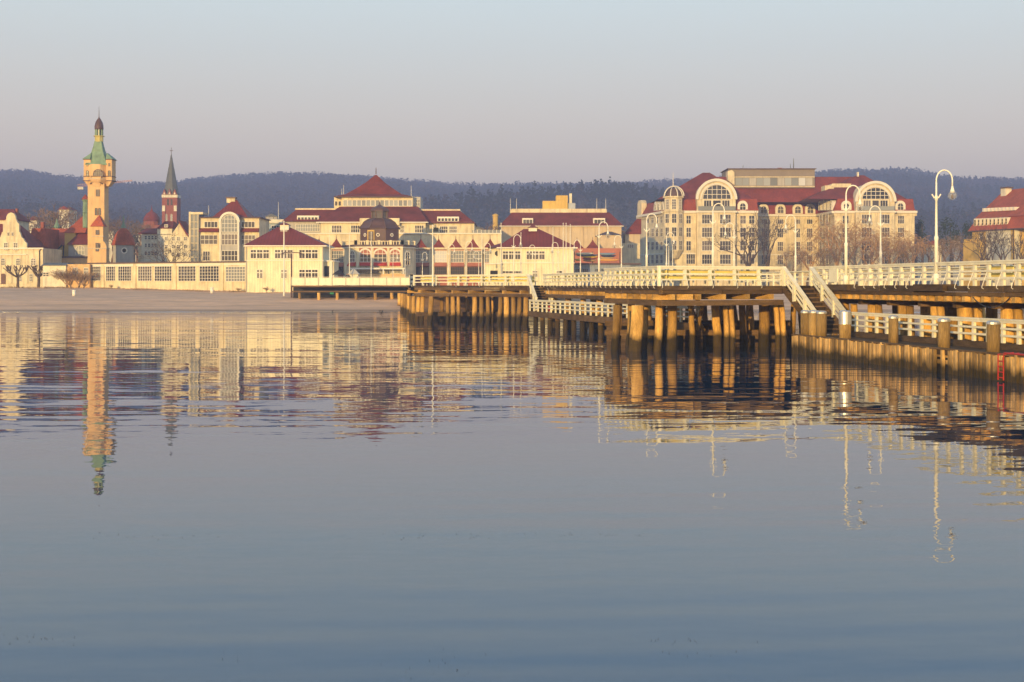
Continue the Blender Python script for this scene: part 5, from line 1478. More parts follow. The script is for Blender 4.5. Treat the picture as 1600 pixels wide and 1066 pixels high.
for y_, z_ in ((89.5, 0.9), (94, 1.35), (101, 1.2)):
    MB().box(wx(945, y_), wx(1238, y_), y_, y_ + 0.35, z_ - 0.32, z_).build('tie_beam', M['beam'], pier)
MB().box(wx(458, 226), wx(640, 226), 226.0, 226.6, 1.6, DZ - 0.14).build('dark_shade_wall', M['dark'], pier)  # near-black wall stands in for the shade beneath the promenade
MB().box(wx(948, 97), wx(1236, 97), 97, 97.3, -0.4, 1.0).build('shade_wall', M['deck'], pier)  # dark walls added to deepen the shade between the piles
MB().box(wx(650, 154), wx(826, 154), 154, 154.3, -0.4, 0.75).build('shade_wall', M['deck'], pier)
slab('underside', [(8.2, 80.9), (14.5, 84.6), (16.4, 85.5), pt(10.8, -6), pt(10.8, -50), (4.2, 131), (10.2, 92.4), (6.2, 91.6)], DZ - 0.42, DZ - 0.2, M['deck'])  # dark board added to deepen the shade below this platform
MB().box(wx(650, 149), wx(828, 149), 149, 149.4, 0.5, 0.9).build('tie_beam', M['deck'], pier)
MB().tube([(wx(1098, 86), 86, 2.4), (wx(1090, 87.5), 87.5, 1.0)], 0.12, 6).tube([(wx(1075, 90), 90, 2.4), (wx(1100, 88.5), 88.5, 0.9)], 0.11, 6).build('brace', M['pile'], pier)
for (px, D) in ((1455, None), (1311, None)):        # timber blocks under the lamps
    (x, y), t = pl_at(px, 2.9)
    q = [pt(2.72, t - 1.6), pt(2.72, t + 1.6), pt(3.4, t + 1.6), pt(3.4, t - 1.6)]
    MB().plan([tuple(v) for v in q][::-1][::-1], DZ - 0.22, DZ + 0.09).build('lamp_block', M['deck'], pier)

# cable looping under the deck edge
(xa, ya), t1 = pl_at(1520, 2.86); (xb, yb), t2 = pl_at(1578, 2.86)
MB().tube([(*pt(2.86, t1 + (t2 - t1) * i / 12), DZ - 0.45 - 0.42 * math.sin(PI * i / 12) ** 0.8) for i in range(13)], 0.022, 5).build('cable', M['rubber'], pier)

# ---------------------------------------------------------------- railings
POSTS = {}
def post_mesh(w, dpt, h, m):
    key = (round(w, 3), round(dpt, 3), round(h, 3), m.name)
    if key not in POSTS:
        me = MB().box(-w / 2, w / 2, -dpt / 2, dpt / 2, 0, h).mesh('post')
        me.materials.append(m)
        POSTS[key] = me
    return POSTS[key]
def brace_mesh():
    if 'brace' not in POSTS:
        me = MB().tube([(0, -0.07, 0.62), (0, -0.30, 0.02), (0, -0.31, -0.07), (0, -0.24, -0.11)], 0.014, 5).mesh('brace')
        me.materials.append(M['white'])
        POSTS['brace'] = me
    return POSTS['brace']
def railing(label, pts, z, h=1.0, step=1.6, pw=0.18, braces=True, rails=(0.34, 0.64), group='white pier railings', m=None, inset=0.10, railh=0.085, pm=None):
    """Posts standing out of the deck edge, a broad top board and two lower boards, braced outwards."""
    m = m or M['paint']
    rt_ = root('railing', label, 'railing', (pts[0][0], pts[0][1], z), group)
    for a, c in zip(pts, pts[1:]):
        ps, s_ = run(a, c, step)
        L2 = math.hypot(c[0] - a[0], c[1] - a[1])
        yaw = math.atan2(c[1] - a[1], c[0] - a[0])
        for i, p in enumerate(ps):
            if i == len(ps) - 1 and c is not pts[-1]: continue
            link('post', post_mesh(pw, 0.11, h - 0.03, pm or m), rt_, (p[0] - pts[0][0], p[1] - pts[0][1], 0), yaw)
            if braces: link('brace', brace_mesh(), rt_, (p[0] - pts[0][0], p[1] - pts[0][1], 0), yaw)
        f = Frame(a[0], a[1], yaw)
        nseg = max(1, round(L2 / 4.8))
        for k in range(nseg):
            u0, u1 = L2 * k / nseg + 0.01, L2 * (k + 1) / nseg - 0.01
            MB(f).box(u0, u1, -0.115, 0.115, z + h - 0.03 + 0.002, z + h + 0.045).build('top_rail', m, rt_)
            MB(f).box(u0, u1, -0.085, -0.058, z + h - 0.12, z + h - 0.035).build('top_board', m, rt_)
            for rz in rails: MB(f).box(u0, u1, -0.10, -0.057, z + rz - railh / 2, z + rz + railh / 2).build('rail', m, rt_)
    return rt_
railing('cream railing on the pier edge nearest the viewer, beyond the wide stairs', [pt(3.08, -5.6), pt(3.08, 62)], DZ, 1.03, 1.3, pw=0.20)
railing('cream railing with wide bays along the front of the jutting pier platform', [C0, C1], DZ, 1.02, 1.62, pw=0.17)
railing('cream railing along the shadier flank of the jutting pier platform', [CB, C0], DZ, 1.02, 1.2, pw=0.17)
railing('far cream railing receding from the small stairs to the jutting platform', [B0, B1], DZ, 1.0, 1.6, pw=0.17)
railing('distant cream railing on the front of the pier platform over the beach water', [A0, A1], DZ, 1.0, 3.0, pw=0.2)
railing('railing on the opposite side of the pier, seen through the nearest railing', [pt(10.9, 62), pt(10.9, -46)], DZ, 1.02, 1.6, braces=False)
LW0, LW1, LW2 = (1.55, 133.0), (7.1, 107.0), (10.9, 89.6)
railing('lower white railing of the walkway just above the water under the pier', [LW0, LW1, LW2], 1.28, 0.95, 1.6, braces=False, group='white lower railings')
railing('lower white railing on the plank landing behind the bollards', [pt(2.35, 1.0), pt(2.35, 61)], 1.2, 0.92, 1.3, braces=False, group='white lower railings', pw=0.2, rails=(0.30, 0.58))

# promenade parapet of pale panels
rt_ = root('panel_railing', 'pale panelled parapet along the promenade over the beach', 'railing', (P0[0], P0[1], DZ))
ps, s_ = run(P0, P1, 2.05)
for i, (p, q) in enumerate(zip(ps, ps[1:])):
    MB().box(p[0] + 0.06, q[0] - 0.06, 222.05, 222.1, DZ + 0.06, DZ + 1.12).build('panel', M['paint'], rt_)
for p in ps: MB().box(p[0] - 0.05, p[0] + 0.05, 221.98, 222.12, DZ - 0.02, DZ + 1.2).build('post', M['grey'], rt_)
MB().box(P0[0], P1[0], 221.96, 222.14, DZ + 1.2, DZ + 1.26).build('top_rail', M['trim'], rt_)
a, c = P1, (-10.2, 151.5)
ps, s_ = run(a, c, 3.5)
f = Frame(a[0], a[1], math.atan2(c[1] - a[1], c[0] - a[0]))
for i in range(len(ps) - 1): MB(f).box(i * s_ + 0.08, (i + 1) * s_ - 0.08, 0.05, 0.1, DZ + 0.06, DZ + 1.05).build('panel', M['paint'], rt_)

# ---------------------------------------------------------------- lower walkway, plank landing, stairs
lw = root('lower_walkway', 'low timber walkway just above the water beneath the pier', 'walkway', (LW0[0], LW0[1], 0))
pl_ = [LW0, LW1, LW2, (13.2, 90.2), (9.6, 107.6), (4.1, 133.6)]
MB().plan(pl_[::-1][::-1], 1.12, 1.26).build('deck', M['deck'], lw)
for a, c in ((LW0, LW1), (LW1, LW2)):
    ps, s_ = run(a, c, 4.0)
    for p, q in zip(ps, ps[1:]):
        yaw = math.atan2(q[1] - p[1], q[0] - p[0]); f = Frame(p[0], p[1], yaw)
        MB(f).box(0.02, s_ - 0.02, -0.14, 0.02, 0.82, 1.27).build('fascia_board', M['beam'], lw)
    ps, s_ = run(a, c, 2.6)
    for p in ps[:-1]: MB().lathe([(0.2, 0.9), (0.22, -0.8)], p[0] + 0.5, p[1], 8).build('stub_pile', M['pile'], lw, True)
for px, D in ((913, 118), (930, 116), (946, 114)):
    o = root('mooring_post', {913: 'dark capped mooring post under the pier, leftmost of three', 930: 'broad dark capped mooring post, middle of three under the pier', 946: 'dark capped mooring post beside the first big pile, rightmost of three'}[px], 'mooring post', (wx(px, D), D, 0), 'mooring posts under the pier')
    MB().lathe([(0.2, -0.8), (0.2, 0.25)], wx(px, D), D, 10).build('post', M['pile'], o, True)
    MB().lathe([(0.3, 0.2), (0.33, 0.35), (0.33, 0.75), (0.26, 0.86)], wx(px, D), D, 10).build('cap', M['rubber'], o, True)

wharf = root('plank_landing', 'low landing stage faced with upright planks along the pier', 'landing', (W0[0], W0[1], 0))
MB().plan([pt(0.06, -0.4), pt(0.06, 62), pt(4.6, 62), pt(4.6, -0.4)], 0.72, 0.93).build('deck', M['deck'], wharf)
MB().plan([pt(0.35, -0.4), pt(0.35, 62), pt(4.4, 62), pt(4.4, -0.4)], -0.8, 0.7).build('shade_backing', M['dark'], wharf)  # near-black block paints in the shade seen between the planks
MB().plan([pt(2.2, 0.6), pt(2.2, 62), pt(2.5, 62), pt(2.5, 0.6)], 0.935, 1.2).build('kerb_beam', M['deck'], wharf)
MB().plan([pt(-0.06, -0.5), pt(-0.06, 62), pt(0.22, 62), pt(0.22, -0.5)], 0.935, 1.0).build('edge_plank', M['beam'], wharf)
PLM = []
for k in range(6):
    wd, th = 0.15 + 0.015 * (k % 3), 0.13 + 0.012 * k
    m_ = MB()
    m_.box(-wd / 2, wd / 2, -th / 2, th / 2, -0.75, 0.925 + 0.02 * (k % 4))
    me = m_.mesh('plank'); me.materials.append(M['plank']); PLM.append(me)
t = -0.3
yawW = math.atan2(d_[1], d_[0])
(gx, gy), tg0 = pl_at(1459, 0); _, tg1 = pl_at(1484, 0)
cnt = 0
while t < 45 and cnt < 296:
    if not (tg0 < t < tg1 and int(t * 10) % 7 < 5):
        x, y = pt(rr.uniform(-0.03, 0.03), t)
        link('plank', PLM[rr.randrange(6)], wharf, (x - W0[0], y - W0[1], rr.uniform(-0.05, 0.02)), yawW)
        cnt += 1
    t += rr.uniform(0.225, 0.26)
x, y = pt(0.1, -0.35)
for k in range(10):
    xx, yy = pt(0.12 + k * 0.24, -0.42)
    link('plank', PLM[k % 6], wharf, (xx - W0[0], yy - W0[1], 0), yawW + PI / 2)
for z_ in (0.35, 0.62): MB().plan([pt(0.16, tg0 - 0.3), pt(0.16, tg1 + 0.3), pt(0.3, tg1 + 0.3), pt(0.3, tg0 - 0.3)], z_, z_ + 0.16).build('waling', M['plank'], wharf)

def stairs(label, tl, tr, bl, br, zt, zb, n, cat='stairs'):
    """Open timber steps between two slanting railings; tl/tr/bl/br are plan corners at top and bottom, seen from below."""
    rt_ = root('timber_stairs', label, cat, (bl[0], bl[1], zb))
    L3 = lambda p, q, f_: (p[0] + (q[0] - p[0]) * f_, p[1] + (q[1] - p[1]) * f_)
    for i in range(n):
        f0, f1 = i / n, (i + 1) / n + 0.02
        q = [L3(tl, bl, f0), L3(tr, br, f0), L3(tr, br, f1), L3(tl, bl, f1)]
        z_ = zt - (zt - zb) * (i + 0.6) / n
        MB().plan([q[3], q[2], q[1], q[0]], z_ - 0.06, z_).build('tread', M['beam'], rt_)
        e0, e1 = L3(tl, bl, f0), L3(tr, br, f0)
        g0, g1 = L3(tl, bl, f0 + 0.012), L3(tr, br, f0 + 0.012)
        MB().plan([g0, g1, e1, e0], z_ - 0.003, z_ + (zt - zb) / n - 0.064).build('gap_shade_board', M['gapshade'], rt_)  # board added to close the gap; its dark tone is painted shade
    def bar(name, a, c, z0, z1, hgt, th, m):
        dx, dy = c[0] - a[0], c[1] - a[1]
        L2 = math.hypot(dx, dy); ox, oy = dy / L2 * th / 2, -dx / L2 * th / 2
        vs = [(a[0] + ox, a[1] + oy, z0), (a[0] - ox, a[1] - oy, z0), (a[0] - ox, a[1] - oy, z0 + hgt), (a[0] + ox, a[1] + oy, z0 + hgt),
              (c[0] + ox, c[1] + oy, z1), (c[0] - ox, c[1] - oy, z1), (c[0] - ox, c[1] - oy, z1 + hgt), (c[0] + ox, c[1] + oy, z1 + hgt)]
        return MB().add(vs, [(0, 1, 2, 3), (7, 6, 5, 4), (0, 4, 5, 1), (1, 5, 6, 2), (2, 6, 7, 3), (3, 7, 4, 0)]).build(name, m, rt_)
    for a, c in ((tl, bl), (tr, br)):
        bar('stringer', a, c, zt - 0.36, zb - 0.05, 0.34, 0.10, M['beam'])
        bar('handrail', a, c, zt + 0.98, zb + 1.08, 0.09, 0.22, M['paint'])
        bar('handrail_board', a, c, zt + 0.80, zb + 0.90, 0.15, 0.05, M['paint'])
        for h_ in (0.28, 0.56): bar('rail', a, c, zt + h_, zb + h_ + 0.1, 0.11, 0.05, M['paint'])
        for f_ in (0.0, 0.33, 0.66, 0.98):
            q = L3(a, c, f_); z_ = zt - (zt - zb) * f_
            yaw = math.atan2(c[1] - a[1], c[0] - a[0])
            link('post', post_mesh(0.2, 0.13, 1.05, M['paint']), rt_, (q[0] - bl[0], q[1] - bl[1], z_ - zb), yaw)
stairs('wide timber stairs with white handrails down to the plank landing', (14.73, 83.2), (16.35, 84.0), (15.83, 80.0), (17.1, 78.7), DZ, 0.95, 11)
stairs('small distant timber stairs with white handrails down to the low walkway', (1.43, 137), (2.85, 137), (2.11, 133.5), (3.5, 133.5), DZ, 1.26, 10)

# ---------------------------------------------------------------- bollards on the landing
def bollard(px, perp, r, h, lab, z=0.93):
    (x, y), _ = pl_at(px, perp)
    o = root('bollard', lab, 'bollard', (x, y, z), 'timber bollards on the landing')
    MB().lathe([(r, z - 0.02), (r * 1.02, z + h * 0.4), (r, z + h - 0.06)], x, y, 12).build('post', M['bollard'], o, True)
    MB().lathe([(r * 1.04, z + h - 0.10), (r * 1.04, z + h - 0.02), (r * 0.75, z + h + 0.03), (r * 0.1, z + h + 0.05)], x, y, 14).build('cap', M['steel'], o)
bollard(1258.5, 0.6, 0.25, 1.25, 'timber bollard at the foot of the stairs, first from the piles')
bollard(1272, 0.65, 0.28, 1.27, 'timber bollard at the foot of the stairs, middle of the three')
bollard(1283.5, 0.8, 0.27, 1.25, 'timber bollard at the foot of the stairs, beside the steps')
bollard(1320.5, 0.95, 0.29, 1.32, 'timber bollard with a deep shiny metal collar right of the stairs')
bollard(1396, 0.85, 0.22, 1.2, 'slim timber bollard standing on the landing, next after the shiny one')
bollard(1475, 0.55, 0.25, 1.2, 'timber bollard above the broken gap in the plank facing')
bollard(1552, 0.5, 0.25, 1.2, 'timber bollard standing just left of the red ladder')
(x, y), _ = pl_at(1320.5, 0.95)
o = tag(MB().lathe([(0.31, 1.62), (0.31, 2.2)], x, y, 18).build('metal_collar', M['steel'], None, False, origin=(x, y, 1.62)), None)
for c_ in [c_ for c_ in bpy.data.objects if c_.name.startswith('bollard') and abs(c_.location.x - x) < 0.01]:
    o.parent = c_; o.location = (0, 0, 1.62 - c_.location.z)

# red ladder
(x, y), tL = pl_at(1566, 0)
o = root('ladder', 'bright red steel ladder hooked over the landing edge', 'ladder', (x, y, 0.2))
for tt in (tL, tL + 0.42):
    xx, yy = pt(-0.16, tt)
    x2, y2 = pt(0.45, tt)
    MB().tube([(xx, yy, 0.05), (xx, yy, 0.98), (x2, y2, 1.03)], 0.026, 6).build('rail', M['red'], o)
for k in range(4):
    p, q = pt(-0.16, tL), pt(-0.16, tL + 0.42)
    MB().tube([(*p, 0.14 + k * 0.2), (*q, 0.14 + k * 0.2)], 0.022, 5).build('rung', M['red'], o)
p, q = pt(-0.02, tL + 0.2), pt(0.0, tL + 1.7)
MB().tube([(*p, 1.03), (*q, 1.03)], 0.035, 6).build('grab_bar', M['red'], o)
o = root('life_ring', 'small red rescue fitting at the low railing by the small stairs', 'life ring', (3.2, 127.6, 1.28))
MB(Frame(3.05, 127.3, -1.4)).ring(0, 1.62, 0.18, 0.30, -0.05, 0.05, 0, 2 * PI, 14).build('ring', M['red'], o)
MB().box(3.0, 3.12, 127.3, 127.4, 1.26, 1.7).build('holder', M['white'], o)

# ---------------------------------------------------------------- benches along the railings
def make_bench(label, x, y, yaw, L2=2.2):
    o = root('bench', label, 'bench', (x, y, DZ), 'pale benches along the pier railings')
    f = Frame(x, y, yaw)
    for z0, z1 in ((0.30, 0.56), (0.60, 0.84)):
        MB(f).box(-L2 / 2, L2 / 2, -0.02, 0.03, DZ + z0, DZ + z1).build('backrest', M['yellow'], o)
    for k in range(3): MB(f).box(-L2 / 2, L2 / 2, 0.08 + k * 0.15, 0.2 + k * 0.15, DZ + 0.38, DZ + 0.42).build('seat', M['yellow'], o)
    for s_ in (-L2 * 0.36, L2 * 0.36):
        MB(f).box(s_ - 0.04, s_ + 0.04, 0.03, 0.1, DZ, DZ + 0.9).build('leg', M['white'], o)
        MB(f).box(s_ - 0.04, s_ + 0.04, 0.44, 0.5, DZ, DZ + 0.38).build('leg', M['white'], o)
yawC = math.atan2(C1[1] - C0[1], C1[0] - C0[0])
for i, lab in enumerate(('bench behind the platform railing, nearest the platform corner', 'second bench behind the jutting platform railing', 'third bench behind the jutting platform railing', 'bench behind the platform railing, nearest the wide stairs')):
    t = 1.55 + i * 1.62
    dx, dy = math.cos(yawC), math.sin(yawC)
    make_bench(lab, C0[0] + dx * t - dy * 0.55, C0[1] + dy * t + dx * 0.55, yawC, 1.5)
for i, lab in enumerate(('bench behind the far railing, nearest the small stairs', 'second bench along the far receding railing', 'third bench along the far receding railing', 'fourth bench along the far receding railing', 'fifth bench along the far receding railing', 'sixth bench along the far receding railing', 'bench on the far railing just before the jutting platform')):
    f_ = (i + 0.6) / 8
    yb_ = math.atan2(B1[1] - B0[1], B1[0] - B0[0])
    make_bench(lab, B0[0] + (B1[0] - B0[0]) * f_ - math.sin(yb_) * 0.5, B0[1] + (B1[1] - B0[1]) * f_ + math.cos(yb_) * 0.5, yb_, 4.2)
for i, lab in enumerate(('bench on the platform flank farthest from the corner', 'bench halfway along the platform flank', 'bench on the platform flank beside the corner post')):
    f_ = (i + 0.5) / 3
    yb_ = math.atan2(C0[1] - CB[1], C0[0] - CB[0])
    make_bench(lab, CB[0] + (C0[0] - CB[0]) * f_ - math.sin(yb_) * 0.5, CB[1] + (C0[1] - CB[1]) * f_ + math.cos(yb_) * 0.5, yb_, 3.2)
yawA = math.atan2(A1[1] - A0[1], A1[0] - A0[0])
for i, lab in enumerate(('distant bench over the beach water, nearest the promenade', 'second distant bench behind the far railing', 'third distant bench, right of the tall flagpole', 'fourth distant bench behind the far railing', 'distant bench behind the far railing beside the small stairs')):
    t = 1.6 + i * 3.1 + (1.0 if i > 0 else 0)
    dx, dy = math.cos(yawA), math.sin(yawA)
    make_bench(lab, A0[0] + dx * t - dy * 0.6, A0[1] + dy * t + dx * 0.6, yawA, 2.6)
for i, lab in enumerate(('bench behind the nearest railing, at the picture edge', 'bench behind the nearest railing, farthest out')):
    (x, y), t = pl_at(1562 + i * 30, 3.5)
    x, y = pt(3.55, t + i * 1.2)
    make_bench(lab, x, y, yawW, 2.2)
(x, y), t = pl_at(1342, 3.05)
o = tag(MB(Frame(*pt(2.95, -2.4), yawW)).box(-0.6, 0.6, -0.06, 0.02, DZ + 0.2, DZ + 0.9).build('notice_board', M['paint'], None, origin=(*pt(2.95, -2.4), DZ)), 'blank cream board fixed on the railing beside the stairs', 'board')

# ---------------------------------------------------------------- lamps
def lamp_parts(H=5.25):
    parts = []
    parts.append(('base', MB().lathe([(0.14, 0), (0.14, 0.5), (0.11, 0.56)], 0, 0, 10), M['white'], True))
    parts.append(('post', MB().lathe([(0.085, 0.5), (0.085, 2.05), (0.10, 2.1), (0.10, 2.2), (0.062, 2.28), (0.05, H - 1.4), (0.075, H - 1.38), (0.075, H - 1.22), (0.042, H - 1.15), (0.042, H - 0.55)], 0, 0, 10), M['white'], True))
    R0 = 0.36
    arc = [(R0 - R0 * math.cos(PI * i / 14), 0, H - 0.55 + 0.05 + (0.46) * math.sin(PI * i / 14)) for i in range(15)]
    arc = [(0, 0, H - 0.6)] + arc + [(2 * R0, 0, H - 0.85)]
    parts.append(('arm', MB().tube(arc, 0.034, 8), M['white'], True))
    parts.append(('crossbar', MB().tube([(-0.2, 0, H - 1.12), (-0.1, 0, H - 1.28), (0.1, 0, H - 1.28), (0.2, 0, H - 1.12)], 0.035, 6), M['white'], False))
    parts.append(('lamp_cap', MB().lathe([(0.045, H - 0.75), (0.07, H - 0.88), (0.10, H - 0.98), (0.11, H - 1.06)], 2 * R0, 0, 12), M['white'], True))
    rg = 0.215
    parts.append(('globe', MB().lathe([(0.02, H - 1.13 + rg - 0.235)] * 0 + [(rg * math.sin(PI * (i + 0.4) / 12.8), H - 1.18 + rg * math.cos(PI * (i + 0.4) / 12.8)) for i in range(13)], 2 * R0, 0, 16), M['globe'], True))
    parts.append(('bulb', MB().lathe([(0.03, H - 1.12), (0.06, H - 1.2), (0.055, H - 1.28), (0.01, H - 1.33)], 2 * R0, 0, 8), M['plum'], True))
    out = []
    for nme, mb, mm, sm in parts:
        me = mb.mesh(nme, smooth=sm); me.materials.append(mm); out.append((nme, me))
    return out
LP = lamp_parts()
LAMPS = [(1463, 68.9, 1, 'tallest lamp post, standing at the nearest railing right of the grand hotel'), (1322, 79.5, 1, 'lamp post on the nearest railing close to the stairs, in front of the hotel arch'),
         (1376, 100, -1, 'lamp post across the pier in front of the right hotel arch'), (1243, 113, -1, 'lamp post across the pier above the wide stairs'),
         (1114, 97, 1, 'lamp post in front of the left hotel arch, lamp hanging right'), (1147, 127, -1, 'lamp post just right of the left hotel arch, lamp hanging left'),
         (1010.5, 111, 1, 'lamp post by the left end of the grand hotel'), (1041.5, 150, 1, 'small lamp post under the hotel corner turret'),
         (936, 125, 1, 'lamp post in front of the concert hall and boat shed'), (971, 159, -1, 'lamp post beside the annex left of the hotel'),
         (907, 175, -1, 'lamp post at the right edge of the beach pavilion behind the stairs'), (802.6, 157, 1, 'lamp post before the left window of the pavilion behind the stairs'),
         (836, 197, -1, 'small lamp post before the right window of the pavilion behind the stairs'), (872, 185, -1, 'lamp post before the right half of the pavilion behind the stairs'),
         (614, 240, 1, 'small lamp post before the right arch of the rotunda'), (633, 236, 1, 'small lamp post at the shaded corner of the rotunda'),
         (701, 194, 1, 'lamp post before the arcade, third tent roof'), (728, 180, 1, 'lamp post before the arcade, fourth tent roof'),
         (748, 232, -1, 'small lamp post near the pavilion end of the arcade'), (757, 188, 1, 'lamp post before the last tent roof of the arcade'), (660, 241, 1, 'small lamp post before the first tent roof of the arcade')]
for px, D, side, lab in LAMPS:
    o = root('street_lamp', lab, 'street lamp', (wx(px, D), D, DZ), 'white crook lamps along the pier')
    for nme, me in LP:
        q = link(nme, me, o, (0, 0, 0), 0 if side > 0 else PI)
        if D > 150 and nme in ('base', 'post'): q.scale = (0.75, 0.75, 1)
# flagpoles and masts
for px, D, py, lab in ((676, 147, 354, 'tall white flagpole on the far platform'), (783, 205, 350, 'thin white flagpole left of the pavilion windows'), (814, 200, 365, 'thin white flagpole before the pavilion roof ridge'), (864, 205, 357, 'thin flagpole, leftmost of four before the pavilion'),
                       (880, 205, 350, 'thin flagpole, second of four before the pavilion'), (884.5, 207, 350, 'thin flagpole, third of four before the pavilion'), (891, 205, 352, 'thin flagpole, rightmost of four at the pavilion corner'), (753, 205, 368, 'thin white flagpole before the arcade end'),
                       (515, 232, 362, 'white flagpole beside the porch of the nearer pavilion'), (546, 232, 365, 'white flagpole at the left corner of the rotunda'), (580, 232, 364, 'white flagpole before the middle of the rotunda'), (1051, 130, 384, 'short white pole on the pier under the hotel turret'), (1045, 132, 386, 'short white pole just left of another under the hotel turret')):
    z0, z1 = DZ - 0.02, wz(py, D)
    o = root('flagpole', lab, 'flagpole', (wx(px, D), D, z0), 'white flagpoles by the pier')
    r = 1.3 / FPX * D if px == 676 else 0.8 / FPX * D
    MB().lathe([(r, z0), (r * 0.8, z0 + (z1 - z0) * 0.6), (r * 0.5, z1)], wx(px, D), D, 7).build('pole', M['white'], o)
    MB().lathe([(r * 0.4, z1), (r * 1.2, z1 + r), (r * 0.3, z1 + 2.2 * r)], wx(px, D), D, 7).build('finial', M['white'], o)
D = 232
o = root('camera_mast', 'tall white mast with a small crossarm standing on the sand before the pavilion', 'mast', (wx(443.7, D), D, beach_z(D)))
MB().lathe([(0.14, beach_z(D) - 0.2), (0.11, 8), (0.07, wz(345, D))], wx(443.7, D), D, 8).build('pole', M['white'], o)
MB().tube([(wx(438, D), D, wz(361, D)), (wx(449, D), D, wz(361, D))], 0.06, 5).build('crossarm', M['white'], o)
o = root('dark_street_lamp', 'dark double armed lamp post in front of the pavilion windows', 'street lamp', (wx(455.5, 226), 226, 2.0))
MB().lathe([(0.14, 1.7), (0.1, wz(396, 226))], wx(455.5, 226), 226, 8).build('post', M['plum'], o)
MB().tube([(wx(440, 226), 226, wz(395.5, 226)), (wx(455, 226), 226, wz(394.5, 226)), (wx(471, 226), 226, wz(395.5, 226))], 0.07, 5).build('arm', M['plum'], o)
for p in (441, 470): MB().lathe([(0.05, wz(395.5, 226)), (0.3, wz(397, 226)), (0.28, wz(397.6, 226))], wx(p, 226), 226, 8).build('lamp_shade', M['plum'], o)
(xs, ys) = (wx(681, 147), 147)
o = root('signal_box', 'small dark loudspeaker box on the tall flagpole', 'loudspeaker', (xs, ys, wz(363, 147)))
MB().box(xs - 0.22, xs + 0.22, ys - 0.25, ys + 0.15, wz(362, 147), wz(356, 147)).build('housing', M['rubber'], o)
MB().tube([(wx(676, 147), ys, wz(357, 147)), (xs, ys, wz(357, 147))], 0.04, 5).build('bracket', M['white'], o)
for k in range(5):
    pass
o = root('striped_board', 'small black and white striped marker board at the end of the promenade parapet', 'marker', (wx(643, 160), 160, DZ))
for k in range(5): MB().box(wx(640.5, 160), wx(645.5, 160), 159.9, 160, DZ + 0.1 + k * 0.22, DZ + 0.3 + k * 0.22).build('stripe', M['rubber'] if k % 2 == 0 else M['trim'], o)
# ---------------------------------------------------------------- trees and shrubs
def branch_tree(seed, H, spread, levels, first=0.28, kids=3, r0=0.22, twig_r=0.012, droop=0.0, ratio=0.72):
    rg = random.Random(seed)
    trunk, crown = MB(), MB()
    def grow(p, d, L2, r, lv):
        d = d.normalized()
        q = p + d * L2 * 0.5 + Vector((rg.uniform(-1, 1), rg.uniform(-1, 1), rg.uniform(-0.3, 0.5))) * L2 * 0.07
        e = p + d * L2 + Vector((rg.uniform(-1, 1), rg.uniform(-1, 1), rg.uniform(-0.5, 0.5) - droop * (lv > 1))) * L2 * 0.12
        (trunk if lv == 0 else crown).tube([p, q, e], [r, r * 0.86, r * 0.68], 7 if lv == 0 else (5 if lv < 3 else 3))
        if lv >= levels: return
        n = kids + (1 if rg.random() < 0.4 else 0) + (1 if lv == 0 else 0)
        for i in range(n):
            a = 2 * PI * i / n + rg.uniform(-0.6, 0.6)
            ang = rg.uniform(0.3, 0.85) * spread
            ax = d.orthogonal().normalized()
            ax.rotate(Matrix.Rotation(a, 3, d))
            nd = (d * math.cos(ang) + ax * math.sin(ang))
            nd.z += 0.12 - droop * 0.25 * max(0, lv - 1)
            st = e if i < 2 or lv == 0 else q.lerp(e, rg.uniform(0.2, 0.9))
            grow(st, nd, L2 * ratio * rg.uniform(0.75, 1.15), max(twig_r, r * rg.uniform(0.5, 0.66)), lv + 1)
    grow(Vector((0, 0, -0.2)), Vector((rg.uniform(-0.08, 0.08), rg.uniform(-0.08, 0.08), 1)), H * first, r0, 0)
    return trunk.mesh('trunk'), crown.mesh('crown')
TREES = {}
def tree(name, label, px, D, pyTop, kind, group=None, pyBase=None, wide=1.0):
    if kind not in TREES:
        spec = dict(bare=(3, 10, 0.95, 6, 0.25, 2, 0.26, 0.026, 0.0, 0.78), tall=(9, 10, 0.72, 6, 0.27, 2, 0.22, 0.024, 0.0, 0.78), willow=(5, 10, 0.85, 7, 0.2, 2, 0.2, 0.013, 0.7, 0.78),
                    shrub=(8, 5, 0.8, 4, 0.12, 4, 0.10, 0.014, 0.0, 0.95), dense=(13, 10, 0.85, 7, 0.22, 2, 0.2, 0.016, 0.1, 0.78))[kind]
        t, c = branch_tree(*spec)
        t.materials.append(M['bark']); c.materials.append(M['bark'] if kind in ('bare', 'tall') else M['willow'] if kind == 'willow' else M['scrub'] if kind == 'shrub' else M['twig'])
        zm = max(v.co.z for v in c.vertices)
        TREES[kind] = (t, c, zm)
    t, c, zm = TREES[kind]
    z0 = beach_z(D) if D < 275 else 3.1
    if pyBase: z0 = wz(pyBase, D)
    H = wz(pyTop, D) - z0
    s = H / zm
    o = root(name, label, 'tree' if kind != 'shrub' else 'shrub', (wx(px, D), D, z0), group)
    rz = random.uniform(0, 6)
    for nme, me in (('trunk', t), ('crown', c)):
        q = link(nme, me, o, (0, 0, 0), rz)
        q.scale = (s * wide, s * wide, s)
    return o

